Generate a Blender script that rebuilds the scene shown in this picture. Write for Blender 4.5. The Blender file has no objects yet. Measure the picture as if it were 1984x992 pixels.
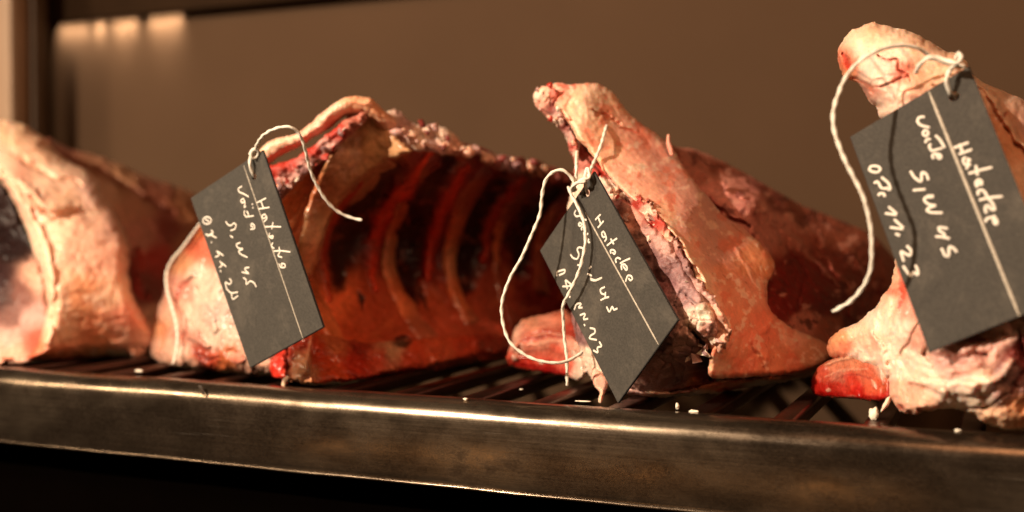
import bpy, math, random
import numpy as np
from mathutils import Vector
random.seed(7)
S = bpy.context.scene
COL = S.collection

# ---------------------------------------------------------------- camera
F = 2200.0                      # focal length in pixels of the 1984 px wide photograph
YAW = math.radians(23.5); PITCH = math.radians(1.38)
cam_d = bpy.data.cameras.new('camera'); cam = bpy.data.objects.new('camera', cam_d); COL.objects.link(cam)
cam_d.sensor_width = 36.0; cam_d.lens = F / 1984 * 36.0
cam.rotation_euler = (math.radians(90) - PITCH, 0, YAW)
cam_d.clip_start = 0.01; cam_d.clip_end = 50
cam_d.dof.use_dof = True; cam_d.dof.focus_distance = 0.605; cam_d.dof.aperture_fstop = 3.6
S.camera = cam
S.view_settings.view_transform = 'Standard'; S.view_settings.look = 'None'
S.view_settings.exposure = 0; S.view_settings.gamma = 1

# ---------------------------------------------------------------- world and lamps
W = bpy.data.worlds.new('World'); S.world = W; W.use_nodes = True
W.node_tree.nodes['Background'].inputs[0].default_value = (1.0, 0.50, 0.22, 1)
W.node_tree.nodes['Background'].inputs[1].default_value = 0.014

def lamp(kind, name, loc, target, energy, color, **kw):
    d = bpy.data.lights.new(name, kind); o = bpy.data.objects.new(name, d); COL.objects.link(o)
    o.location = loc; d.energy = energy; d.color = color
    if target is not None:
        o.rotation_euler = (Vector(target) - Vector(loc)).to_track_quat('-Z', 'Y').to_euler()
    for k, v in kw.items(): setattr(d, k, v)
    return o
KEY = (-0.98, -0.76, 0.72)
lamp('SPOT', 'left_spotlight', KEY, (-0.28, 0.68, 0.0), 215, (1.0, 0.80, 0.59),
     shadow_soft_size=0.018, spot_size=math.radians(66), spot_blend=0.6)
lamp('SPOT', 'left_spotlight', (-1.9, -0.75, 1.0), (-0.5, 0.60, 0.0), 105, (1.0, 0.76, 0.50),
     shadow_soft_size=0.14, spot_size=math.radians(50), spot_blend=0.7)  # second spot, added for the highlight along the rail's left and the left faces
# soft warm fill added above to brighten the ribs and shaded sides
lamp('AREA', 'fill_light', (0.25, -0.45, 1.1), (-0.4, 0.8, 0), 11.0, (1.0, 0.52, 0.27), shape='DISK', size=0.7)

# ---------------------------------------------------------------- pixel <-> space
_cy, _sy, _cp, _sp = math.cos(YAW), math.sin(YAW), math.cos(PITCH), math.sin(PITCH)
FWD = np.array([-_sy * _cp, _cy * _cp, -_sp]); RGT = np.array([_cy, _sy, 0.0]); DWN = -np.cross(RGT, FWD)
def ray(x, y):
    x = np.asarray(x, float); y = np.asarray(y, float)
    return FWD + ((x - 992) / F)[..., None] * RGT + ((y - 496) / F)[..., None] * DWN
def P(x, y, Y):                    # the point seen at pixel x, y on the vertical plane at depth Y
    r = ray(x, y); return r * (np.asarray(Y, float) / r[..., 1])[..., None]
def PT(x, y, t):                   # the point at distance t along the optical axis
    return ray(x, y) * t
ZS = float(P(0, 719, 0.55)[2])     # height of the shelf
def gy(x, y):                      # depth of the shelf top seen at a pixel
    r = ray(x, y); return float(ZS / r[2] * r[1])

# unseen warm lamps added in front so their reflections spot the lower rail
for (x, y, e) in ((680, 885, .5), (920, 905, 1.0), (1240, 938, .9), (1600, 985, 1.0)):
    q = P(x, y, 0.55); mcam = np.array([0, 1.10, 0.0]); q = q + (q - mcam) * 1.6
    d = bpy.data.lights.new('reflection_lamp', 'POINT'); o = bpy.data.objects.new('reflection_lamp', d); COL.objects.link(o)
    o.location = q; d.energy = 0.30 * e; d.shadow_soft_size = 0.022; d.color = (1.0, 0.5, 0.18)

# ---------------------------------------------------------------- noise
def _h(ix, iy, iz, s):
    n = (ix * 73856093) ^ (iy * 19349663) ^ (iz * 83492791) ^ (s * 2654435761 & 0x7fffffff)
    n = (n ^ (n >> 13)) * 1274126177 & 0x7fffffff
    n = (n ^ (n >> 15)) * 668265263 & 0x7fffffff
    return ((n ^ (n >> 12)) & 0xffff) / 65535.0
def vnoise(p, s=0):
    i = np.floor(p).astype(np.int64); f = p - i; f = f * f * (3 - 2 * f); r = 0
    for dx in (0, 1):
        for dy in (0, 1):
            for dz in (0, 1):
                w = (f[:, 0] if dx else 1 - f[:, 0]) * (f[:, 1] if dy else 1 - f[:, 1]) * (f[:, 2] if dz else 1 - f[:, 2])
                r = r + w * _h(i[:, 0] + dx, i[:, 1] + dy, i[:, 2] + dz, s)
    return r * 2 - 1
def fbm(p, scale, octv=4, s=0, rough=0.5):
    q = p / scale; a = 1.0; t = 0; n = 0
    for k in range(octv):
        t = t + a * vnoise(q + 17.3 * k, s + k); n += a; a *= rough; q = q * 2.03
    return t / n
def ridged(p, scale, octv=4, s=0):
    q = p / scale; a = 1.0; t = 0; n = 0
    for k in range(octv):
        t = t + a * (1 - 2 * np.abs(vnoise(q + 9.1 * k, s + k))); n += a; a *= 0.5; q = q * 2.1
    return t / n
def worley(p, scale, s=0):         # F1, F2-F1 and the id of the cell
    q = p / scale; i = np.floor(q).astype(np.int64)
    f1 = np.full(len(p), 9.0); f2 = f1.copy(); cid = np.zeros(len(p))
    for dx in (-1, 0, 1):
        for dy in (-1, 0, 1):
            for dz in (-1, 0, 1):
                c = i + np.array([dx, dy, dz])
                h = [_h(c[:, 0], c[:, 1], c[:, 2], s + 11 * k) for k in range(3)]
                d = np.sqrt(((c + np.stack(h, 1) - q) ** 2).sum(1))
                m = d < f1
                f2 = np.where(m, f1, np.minimum(f2, d)); cid = np.where(m, h[0] * 0.5 + h[1] * 0.5, cid); f1 = np.where(m, d, f1)
    return f1, f2 - f1, cid

# ---------------------------------------------------------------- materials
def mat(name):
    m = bpy.data.materials.new(name); m.use_nodes = True
    n = m.node_tree.nodes; return m, n, m.node_tree.links, n['Principled BSDF']
def meat_mat(name, rough=0.42, sss=0.25, var=0.25, scale=160, bump=0.5, fibre=None, coat=0.0, speck=0.0):
    m, n, l, b = mat(name)
    at = n.new('ShaderNodeAttribute'); at.attribute_name = 'Col'
    tc = n.new('ShaderNodeTexCoord'); mp = n.new('ShaderNodeMapping'); l.new(tc.outputs['Object'], mp.inputs[0])
    if fibre: mp.inputs['Scale'].default_value = fibre[0]; mp.inputs['Rotation'].default_value = fibre[1]
    nz = n.new('ShaderNodeTexNoise'); nz.inputs['Scale'].default_value = scale; nz.inputs['Detail'].default_value = 6
    nz.inputs['Roughness'].default_value = 0.65; nz.inputs['Distortion'].default_value = 0.6
    l.new(mp.outputs[0], nz.inputs['Vector'])
    mr = n.new('ShaderNodeMapRange'); mr.inputs['From Min'].default_value = 0.3; mr.inputs['From Max'].default_value = 0.7
    mr.inputs['To Min'].default_value = 1 - var; mr.inputs['To Max'].default_value = 1 + var * 0.7; l.new(nz.outputs[0], mr.inputs[0])
    vm = n.new('ShaderNodeVectorMath'); vm.operation = 'SCALE'
    n2 = n.new('ShaderNodeTexNoise'); n2.inputs['Scale'].default_value = scale * 4.5; n2.inputs['Detail'].default_value = 6; n2.inputs['Roughness'].default_value = 0.7
    l.new(mp.outputs[0], n2.inputs['Vector'])
    n3 = n.new('ShaderNodeTexNoise'); n3.inputs['Scale'].default_value = scale * 0.9; n3.inputs['Detail'].default_value = 8; n3.inputs['Roughness'].default_value = 0.75
    n3.inputs['Distortion'].default_value = 1.2; l.new(tc.outputs['Object'], n3.inputs['Vector'])
    m3 = n.new('ShaderNodeMapRange'); m3.inputs['From Min'].default_value = 0.50; m3.inputs['From Max'].default_value = 0.68; m3.inputs['To Max'].default_value = 0.26 if name == 'dry_fat' else 0.5; l.new(n3.outputs[0], m3.inputs[0])
    m2_ = n.new('ShaderNodeMapRange'); m2_.inputs['From Min'].default_value = 0.35; m2_.inputs['From Max'].default_value = 0.65
    m2_.inputs['To Min'].default_value = 1 - var * 0.7; m2_.inputs['To Max'].default_value = 1 + var * 0.6; l.new(n2.outputs[0], m2_.inputs[0])
    mm_ = n.new('ShaderNodeMath'); mm_.operation = 'MULTIPLY'; l.new(mr.outputs[0], mm_.inputs[0]); l.new(m2_.outputs[0], mm_.inputs[1])
    l.new(at.outputs['Color'], vm.inputs[0]); l.new(mm_.outputs[0], vm.inputs['Scale'])
    rd = n.new('ShaderNodeMix'); rd.data_type = 'RGBA'; rd.blend_type = 'MULTIPLY'; rd.inputs[7].default_value = (0.92, 0.52, 0.42, 1)   # redder veins and stains
    l.new(m3.outputs[0], rd.inputs[0]); l.new(vm.outputs[0], rd.inputs[6]); l.new(rd.outputs[2], b.inputs['Base Color'])
    r2 = n.new('ShaderNodeMapRange'); r2.inputs['To Min'].default_value = rough - 0.14; r2.inputs['To Max'].default_value = rough + 0.16
    r2.inputs['From Min'].default_value = 0.35; r2.inputs['From Max'].default_value = 0.65
    l.new(nz.outputs[0], r2.inputs[0]); l.new(r2.outputs[0], b.inputs['Roughness'])
    bp = n.new('ShaderNodeBump'); bp.inputs['Strength'].default_value = bump; bp.inputs['Distance'].default_value = 0.0007
    ad = n.new('ShaderNodeMath'); ad.operation = 'ADD'; l.new(nz.outputs[0], ad.inputs[0])
    ml = n.new('ShaderNodeMath'); ml.operation = 'MULTIPLY'; ml.inputs[1].default_value = 0.45; l.new(n2.outputs[0], ml.inputs[0])
    l.new(ml.outputs[0], ad.inputs[1]); l.new(ad.outputs[0], bp.inputs['Height']); l.new(bp.outputs[0], b.inputs['Normal'])
    b.inputs['Subsurface Weight'].default_value = sss; b.inputs['Subsurface Radius'].default_value = (1.0, 0.35, 0.2)
    b.inputs['Subsurface Scale'].default_value = 0.0035
    b.inputs['Coat Weight'].default_value = coat; b.inputs['Coat Roughness'].default_value = 0.22
    b.inputs['Specular IOR Level'].default_value = 0.45
    return m
M_FAT = meat_mat('dry_fat', 0.40, 0.42, 0.13, 120, 0.32, coat=0.10)
M_CRUST = meat_mat('dry_crust', 0.48, 0.10, 0.30, 220, 0.9)
M_WET = meat_mat('moist_meat', 0.30, 0.25, 0.28, 130, 0.5, coat=0.35)
M_SKIN = meat_mat('membrane', 0.34, 0.15, 0.30, 60, 0.5, coat=0.35)

def simple(name, col, rough=0.6, metal=0.0, noise=0.0, scale=300, bump=0.0, stretch=(1, 1, 1), spec=0.5):
    m, n, l, b = mat(name)
    b.inputs['Roughness'].default_value = rough; b.inputs['Metallic'].default_value = metal; b.inputs['Specular IOR Level'].default_value = spec
    tc = n.new('ShaderNodeTexCoord'); mp = n.new('ShaderNodeMapping'); mp.inputs['Scale'].default_value = stretch
    l.new(tc.outputs['Object'], mp.inputs[0])
    nz = n.new('ShaderNodeTexNoise'); nz.inputs['Scale'].default_value = scale; nz.inputs['Detail'].default_value = 5; l.new(mp.outputs[0], nz.inputs['Vector'])
    mr = n.new('ShaderNodeMapRange'); mr.inputs['From Min'].default_value = 0.3; mr.inputs['From Max'].default_value = 0.7
    mr.inputs['To Min'].default_value = 1 - noise; mr.inputs['To Max'].default_value = 1 + noise; l.new(nz.outputs[0], mr.inputs[0])
    vm = n.new('ShaderNodeVectorMath'); vm.operation = 'SCALE'; vm.inputs[0].default_value = col; l.new(mr.outputs[0], vm.inputs['Scale'])
    l.new(vm.outputs[0], b.inputs['Base Color'])
    if bump:
        bp = n.new('ShaderNodeBump'); bp.inputs['Strength'].default_value = bump; bp.inputs['Distance'].default_value = 0.0003
        l.new(nz.outputs[0], bp.inputs['Height']); l.new(bp.outputs[0], b.inputs['Normal'])
    return m
M_WALL = simple('cabinet_wall_paint', (0.070, 0.0395, 0.0220), 0.75, 0, 0.04, 9, spec=0.05)
M_DARK = simple('recess_shade', (0.0012, 0.0007, 0.0005), 0.8, 0, 0.1, 30, spec=0.0)  # near-black: shade under the shelf put into the colour
M_STRIP = simple('dark_upper_trim', (0.020, 0.010, 0.0045), 0.8, 0.0, 0.1, 30, spec=0.05)
M_TRAY = simple('olive_tray', (0.14, 0.12, 0.07), 0.5, 0, 0.1, 30)
M_TAG = simple('slate_card', (0.047, 0.0425, 0.036), 0.7, 0, 0.22, 900, 0.45, spec=0.25)
M_EDGE = simple('slate_card_edge', (0.03, 0.03, 0.03), 0.7, 0, 0.3, 900, 0.4)
M_CHALK = simple('chalk_ink', (0.74, 0.68, 0.60), 0.6, 0, 0.10, 900)
M_LINE = simple('scored_line', (0.42, 0.37, 0.30), 0.6, 0, 0.3, 700)
M_STRING = simple('cotton_string', (0.80, 0.74, 0.64), 0.75, 0, 0.10, 1500, 0.5)
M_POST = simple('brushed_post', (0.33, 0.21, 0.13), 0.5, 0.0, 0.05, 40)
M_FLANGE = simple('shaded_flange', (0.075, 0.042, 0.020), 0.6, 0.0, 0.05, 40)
M_CRUMB = simple('fat_crumb', (0.85, 0.76, 0.62), 0.45, 0, 0.1, 600, 0.4)

def metal_mat(name, base, rmin, rmax, tarn):
    m, n, l, b = mat(name)
    tc = n.new('ShaderNodeTexCoord')
    def noise(stretch, scale, detail, a, c, rough=0.6):
        mp = n.new('ShaderNodeMapping'); mp.inputs['Scale'].default_value = stretch; l.new(tc.outputs['Object'], mp.inputs[0])
        z = n.new('ShaderNodeTexNoise'); z.inputs['Scale'].default_value = scale; z.inputs['Detail'].default_value = detail; z.inputs['Roughness'].default_value = rough
        l.new(mp.outputs[0], z.inputs['Vector'])
        r = n.new('ShaderNodeMapRange'); r.inputs['From Min'].default_value = a; r.inputs['From Max'].default_value = c; l.new(z.outputs[0], r.inputs[0])
        return z, r
    z1, smudge = noise((1, 1, 1.6), 26, 9, 0.42, 0.62, 0.72)         # blotches of tarnish and grease
    z2, streak = noise((4, 4, 420), 2.0, 9, 0.30, 0.70, 0.7)              # brushing along the rail
    z3, fine = noise((30, 30, 60), 16, 8, 0.45, 0.60, 0.8)
    fa = n.new('ShaderNodeMath'); fa.operation = 'MULTIPLY_ADD'; fa.inputs[1].default_value = 0.22; fa.inputs[2].default_value = 0.78; l.new(fine.outputs[0], fa.inputs[0])
    z0, big = noise((0.5, 0.5, 1.2), 9, 5, 0.36, 0.56, 0.6)
    m0 = n.new('ShaderNodeMath'); m0.operation = 'MAXIMUM'; l.new(smudge.outputs[0], m0.inputs[0]); l.new(big.outputs[0], m0.inputs[1])
    mx = n.new('ShaderNodeMath'); mx.operation = 'MULTIPLY'; l.new(m0.outputs[0], mx.inputs[0]); l.new(fa.outputs[0], mx.inputs[1])
    cm = n.new('ShaderNodeMix'); cm.data_type = 'RGBA'; cm.inputs[6].default_value = (*base, 1); cm.inputs[7].default_value = (*tarn, 1)
    l.new(mx.outputs[0], cm.inputs[0]); 
    sc = n.new('ShaderNodeMapRange'); sc.inputs['To Min'].default_value = 0.75; sc.inputs['To Max'].default_value = 1.1; l.new(streak.outputs[0], sc.inputs[0])
    vm = n.new('ShaderNodeVectorMath'); vm.operation = 'SCALE'; l.new(cm.outputs[2], vm.inputs[0]); l.new(sc.outputs[0], vm.inputs['Scale'])
    l.new(vm.outputs[0], b.inputs['Base Color']); b.inputs['Metallic'].default_value = 0.9
    rr = n.new('ShaderNodeMapRange'); rr.inputs['To Min'].default_value = rmin; rr.inputs['To Max'].default_value = rmax
    av = n.new('ShaderNodeMath'); av.operation = 'MULTIPLY_ADD'; av.inputs[1].default_value = 0.6; l.new(smudge.outputs[0], av.inputs[0])
    sm = n.new('ShaderNodeMath'); sm.operation = 'MULTIPLY'; sm.inputs[1].default_value = 0.4; l.new(streak.outputs[0], sm.inputs[0]); l.new(sm.outputs[0], av.inputs[2])
    l.new(av.outputs[0], rr.inputs[0]); l.new(rr.outputs[0], b.inputs['Roughness'])
    z4, scr = noise((5, 5, 700), 2.2, 3, 0.66, 0.72, 0.6)
    z5, patch = noise((1, 1, 1), 9, 2, 0.5, 0.62)
    sm2 = n.new('ShaderNodeMath'); sm2.operation = 'MULTIPLY'; l.new(scr.outputs[0], sm2.inputs[0]); l.new(patch.outputs[0], sm2.inputs[1])
    cm2 = n.new('ShaderNodeMix'); cm2.data_type = 'RGBA'; cm2.inputs[7].default_value = (0.75, 0.66, 0.55, 1); l.new(sm2.outputs[0], cm2.inputs[0]); l.new(vm.outputs[0], cm2.inputs[6])
    l.new(cm2.outputs[2], b.inputs['Base Color'])
    bp = n.new('ShaderNodeBump'); bp.inputs['Strength'].default_value = 0.10; bp.inputs['Distance'].default_value = 0.0002
    l.new(z2.outputs[0], bp.inputs['Height']); l.new(bp.outputs[0], b.inputs['Normal'])
    return m
M_RAIL = metal_mat('worn_steel', (0.31, 0.24, 0.17), 0.17, 0.34, (0.07, 0.048, 0.033))
M_BAR = metal_mat('greasy_steel_bar', (0.12, 0.06, 0.045), 0.25, 0.45, (0.05, 0.025, 0.018))

def tag_wear():
    n = M_TAG.node_tree.nodes; l = M_TAG.node_tree.links; b = n['Principled BSDF']; src = b.inputs['Base Color'].links[0].from_socket
    tc = n.new('ShaderNodeTexCoord'); z = n.new('ShaderNodeTexNoise'); z.inputs['Scale'].default_value = 55; z.inputs['Detail'].default_value = 7; z.inputs['Roughness'].default_value = 0.7
    l.new(tc.outputs['Object'], z.inputs['Vector']); m = n.new('ShaderNodeMapRange'); m.inputs['From Min'].default_value = 0.5; m.inputs['From Max'].default_value = 0.75; m.inputs['To Max'].default_value = 0.10
    l.new(z.outputs[0], m.inputs[0]); mx = n.new('ShaderNodeMix'); mx.data_type = 'RGBA'; mx.inputs[7].default_value = (0.45, 0.38, 0.30, 1)
    l.new(m.outputs[0], mx.inputs[0]); l.new(src, mx.inputs[6]); l.new(mx.outputs[2], b.inputs['Base Color'])
tag_wear()
# ---------------------------------------------------------------- object helpers
def thing(name, label, cat, loc=(0, 0, 0), group=None):
    o = bpy.data.objects.new(name, None); COL.objects.link(o); o.location = loc; o.empty_display_size = 0.02
    o['label'] = label; o['category'] = cat
    if group: o['group'] = group
    return o
def link(name, me, m, parent=None, label=None, cat=None, group=None, kind=None):
    o = bpy.data.objects.new(name, me); COL.objects.link(o)
    for mm in (m if isinstance(m, (list, tuple)) else [m]): me.materials.append(mm)
    if parent is not None:
        o.parent = parent
        o.matrix_parent_inverse.identity()
        p = parent; off = Vector(parent.location)
        if parent.parent: off = off + Vector(parent.parent.location)
        me.transform(__import__('mathutils').Matrix.Translation(-off))
    if label: o['label'] = label
    if cat: o['category'] = cat
    if group: o['group'] = group
    if kind: o['kind'] = kind
    return o
def np_mesh(name, V, Fc, col=None, smooth=True):
    me = bpy.data.meshes.new(name); V = np.asarray(V, np.float32); Fc = np.asarray(Fc, np.int32); k = Fc.shape[1]
    me.vertices.add(len(V)); me.vertices.foreach_set('co', V.ravel())
    me.loops.add(Fc.size); me.loops.foreach_set('vertex_index', Fc.ravel())
    me.polygons.add(len(Fc)); me.polygons.foreach_set('loop_start', np.arange(0, Fc.size, k, dtype=np.int32))
    me.polygons.foreach_set('use_smooth', np.full(len(Fc), smooth))
    me.update(calc_edges=True); me.validate()
    if col is not None:
        a = me.color_attributes.new('Col', 'FLOAT_COLOR', 'POINT')
        a.data.foreach_set('color', np.concatenate([col, np.ones((len(col), 1))], 1).astype(np.float32).ravel())
    return me
def boxes(name, bs, m, parent=None, bevel=0.0, **kw):
    import bmesh
    bm = bmesh.new()
    for (x0, y0, z0, x1, y1, z1) in bs:
        vs = [bm.verts.new((x, y, z)) for x in (x0, x1) for y in (y0, y1) for z in (z0, z1)]
        for f in ((0, 1, 3, 2), (4, 6, 7, 5), (0, 4, 5, 1), (2, 3, 7, 6), (0, 2, 6, 4), (1, 5, 7, 3)): bm.faces.new([vs[i] for i in f])
    bmesh.ops.recalc_face_normals(bm, faces=bm.faces)
    if bevel: bmesh.ops.bevel(bm, geom=bm.edges[:], offset=bevel, segments=3, affect='EDGES', profile=0.5)
    me = bpy.data.meshes.new(name); bm.to_mesh(me); bm.free()
    for p in me.polygons: p.use_smooth = bool(bevel)
    return link(name, me, m, parent, **kw)

# ---------------------------------------------------------------- sculpted pieces
def catmull(pts, n=6, closed=True):
    p = np.array(pts, float); N = len(p); out = []
    rng = range(N) if closed else range(N - 1)
    for i in rng:
        if closed: a, b, c, d = p[i - 1], p[i], p[(i + 1) % N], p[(i + 2) % N]
        else: a, b, c, d = p[max(i - 1, 0)], p[i], p[i + 1], p[min(i + 2, N - 1)]
        for k in range(n):
            t = k / n
            out.append(0.5 * ((2 * b) + (-a + c) * t + (2 * a - 5 * b + 4 * c - d) * t * t + (-a + 3 * b - 3 * c + d) * t ** 3))
    if not closed: out.append(p[-1])
    return np.array(out)
def seg_dist(x, y, poly, closed):
    d = np.full(x.shape, 1e9); tt = np.zeros(x.shape); n = len(poly); m = n if closed else n - 1
    for i in range(m):
        a = poly[i]; b = poly[(i + 1) % n]; ab = b - a; L = (ab ** 2).sum() + 1e-9
        t = np.clip(((x - a[0]) * ab[0] + (y - a[1]) * ab[1]) / L, 0, 1)
        e = np.hypot(x - a[0] - t * ab[0], y - a[1] - t * ab[1])
        k = e < d; d = np.where(k, e, d); tt = np.where(k, (i + t) / m, tt)
    return d, tt
def inside(x, y, poly):
    c = np.zeros(x.shape, bool); n = len(poly)
    for i in range(n):
        a = poly[i]; b = poly[(i + 1) % n]
        if a[1] == b[1]: continue
        k = (a[1] > y) != (b[1] > y)
        c ^= k & (x < (b[0] - a[0]) * (y - a[1]) / (b[1] - a[1]) + a[0])
    return c
def tps(ctrl, lam=0.0):            # smooth depth through control points (x, y, Y)
    c = np.array(ctrl, float); xy = c[:, :2] / 500.0; n = len(c)
    def U(r2): return 0.5 * r2 * np.log(r2 + 1e-12)
    A = np.zeros((n + 3, n + 3)); A[:n, :n] = U(((xy[:, None] - xy[None]) ** 2).sum(-1)) + lam * np.eye(n)
    A[:n, n] = 1; A[:n, n + 1:] = xy; A[n, :n] = 1; A[n + 1:, :n] = xy.T
    w = np.linalg.solve(A, np.concatenate([c[:, 2], [0, 0, 0]]))
    def f(x, y):
        q = np.stack([np.asarray(x, float).ravel(), np.asarray(y, float).ravel()], 1) / 500.0
        r = U(((q[:, None] - xy[None]) ** 2).sum(-1)) @ w[:n] + w[n] + q @ w[n + 1:]
        return r.reshape(np.shape(x))
    return f
def relief(name, parent, outline, depth, colors, m, strokes=(), step=2.1, edge=(30, 0.02), rag=(2, 0.004), disp=(), T=0.03,
           warp=14, soft=14, seed=0, curve=True, gain=1.0, tint=(1.0, 0.94, 0.92), flakes=None, colnoise=None, label=None, twotone=None):
    """A closed solid piece of meat: front surface sculpted over the control depths, edges rolled back, rounded back."""
    poly = catmull(outline) if curve else np.array(outline, float)
    f = depth if callable(depth) else tps(depth)
    x0, y0 = poly.min(0) - 4 * step; x1, y1 = poly.max(0) + 4 * step
    gx, gyy = np.meshgrid(np.arange(x0, x1, step), np.arange(y0, y1, step)); sh = gx.shape
    X = gx.ravel(); Yp = gyy.ravel()
    d, _ = seg_dist(X, Yp, poly, True); ins = inside(X, Yp, poly); sd = np.where(ins, d, -d)
    flat = np.stack([X, Yp, np.full_like(X, seed * 31.7)], 1)
    if rag[0]: sd = sd + rag[0] * fbm(flat, rag[1], 3, seed + 3, 0.6)
    g = sd.reshape(sh); gy_, gx_ = np.gradient(g, step); gl = np.sqrt(gx_ ** 2 + gy_ ** 2) + 1e-6
    near = (g < 0.35 * step) & (g > -0.95 * step)
    GX = gx - np.where(near, g * gx_ / gl ** 2, 0); GY = gyy - np.where(near, g * gy_ / gl ** 2, 0)
    keep = g > -0.95 * step; g2 = np.where(near, 0, g)
    q = keep[:-1, :-1] & keep[1:, :-1] & keep[:-1, 1:] & keep[1:, 1:]
    idx = np.arange(g.size).reshape(sh)
    faces = np.stack([idx[:-1, :-1][q], idx[1:, :-1][q], idx[1:, 1:][q], idx[:-1, 1:][q]], 1)
    used = np.unique(faces); remap = np.full(g.size, -1); remap[used] = np.arange(len(used)); faces = remap[faces]
    X = GX.ravel()[used]; Yp = GY.ravel()[used]; sd = np.clip(g2.ravel()[used], 0, None)
    base = f(X, Yp); Pw = P(X, Yp, base)
    # albedo from colour points, borders broken by noise
    flat = np.stack([X, Yp, np.full_like(X, seed * 31.7)], 1)
    wx = X + warp * fbm(flat, 38, 4, seed + 20, 0.6); wy = Yp + warp * fbm(flat + 91, 38, 4, seed + 30, 0.6)
    cs = np.array(colors, float)
    dd = np.sqrt((wx[:, None] - cs[None, :, 0]) ** 2 + (wy[:, None] - cs[None, :, 1]) ** 2)
    wgt = np.exp(-(dd - dd.min(1, keepdims=True)) / soft); wgt /= wgt.sum(1, keepdims=True)
    C = wgt @ cs[:, 2:5]
    hgt = np.zeros(len(X))
    for (pts, w, h, col, mixv, kind) in strokes:
        pl = catmull(pts, 5, False) if len(pts) > 2 else np.array(pts, float)
        ds, tt = seg_dist(wx if kind != 'clean' else X, wy if kind != 'clean' else Yp, pl, False)
        ww = w * (0.55 + 0.9 * np.sin(np.pi * np.clip(tt, 0.06, 0.94))) * (1 + 0.35 * fbm(flat, 16, 2, seed + 40))
        k = np.clip(1.25 - ds / np.maximum(ww * 0.5, 1), 0, 1); k = k * k * (3 - 2 * k)
        hgt += h * k
        if col is not None: C = C * (1 - (mixv * k)[:, None]) + np.array(col) * (mixv * k)[:, None]
    if flakes:                      # dried, cracked scales
        fx, fy, fr, fs, fa = flakes[:5]
        wt = np.clip(1.3 - np.hypot((X - fx) / fr[0], (Yp - fy) / fr[1]), 0, 1); wt = np.clip(wt * 2.5, 0, 1)
        ff1, e, cid = worley(P(wx * 0.4 + X * 0.6, wy * 0.4 + Yp * 0.6, 0.62) * np.array([1, 1, 1]), fs, seed)
        hgt += wt * fa * (cid - 0.5) * 2; hgt -= wt * fa * np.clip(0.10 - e, 0, 1) * 6
        C = C * (1 - wt * np.clip(1 - e / 0.08, 0, 1) * 0.4)[:, None]
        C = C * (1 + wt * (cid - 0.5) * 0.6)[:, None]
    if colnoise:
        for (col, sc, thr, amt) in colnoise:
            nn = fbm(flat, sc, 5, seed + 50 + int(sc), 0.6); k = np.clip((nn - thr) / 0.10, 0, 1) * amt
            C = C * (1 - k[:, None]) + np.array(col) * k[:, None]
    R, dep = edge
    u = np.clip(sd / R, 0, 1); roll = dep * (1 - np.sqrt(np.clip(1 - (1 - u) ** 2, 0, 1)))
    dsp = np.zeros(len(X))
    for (amp, sc, kind) in disp:
        if kind == 'n': dsp += amp * fbm(Pw, sc, 4, seed + 5)
        elif kind == 'r': dsp += amp * ridged(Pw, sc, 4, seed + 6)
        elif kind == 'w': dsp += amp * (worley(Pw + 0.3 * sc * np.stack([fbm(Pw, sc * 1.5, 2, seed + 8)] * 3, 1), sc, seed + 7)[0] * -2 + 1)
        elif kind == 's': dsp += amp * fbm(Pw * np.array([1, 1, 0.25]), sc, 4, seed + 9)
    fade = np.clip(sd / 6, 0, 1) * 0.8 + 0.2
    front = base + roll - (hgt + dsp) * fade
    Vf = P(X, Yp, front)
    ctr = Vf.mean(0); th = T * np.sqrt(np.clip(sd / (R * 1.6), 0, 1))
    Vb = P(X, Yp, np.maximum(base + roll, front) + th)
    Vb = Vb + (ctr - Vb) * (0.10 * np.clip(sd / R, 0, 1))[:, None] * np.array([1, 0, 1])
    V = np.concatenate([Vf, Vb]); Fb = faces[:, ::-1] + len(Vf)
    me = np_mesh(name, V, np.concatenate([faces, Fb]), np.clip(np.concatenate([C, C]) ** 1.16 * 1.08 * gain * np.array(tint), 0.002, 0.92))
    o = link(name, me, m, parent)
    if label: o['label'] = label
    o_f[0] = f
    return f
o_f = [None]
def band(pts, ws):                 # outline around a centre line
    c = catmull(pts, 5, False); w = np.interp(np.linspace(0, 1, len(c)), np.linspace(0, 1, len(ws)), ws) / 2
    t = np.gradient(c, axis=0); t /= np.linalg.norm(t, axis=1)[:, None] + 1e-9; nrm = np.stack([-t[:, 1], t[:, 0]], 1)
    return np.concatenate([c + nrm * w[:, None], (c - nrm * w[:, None])[::-1]])[::2].tolist()

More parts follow.
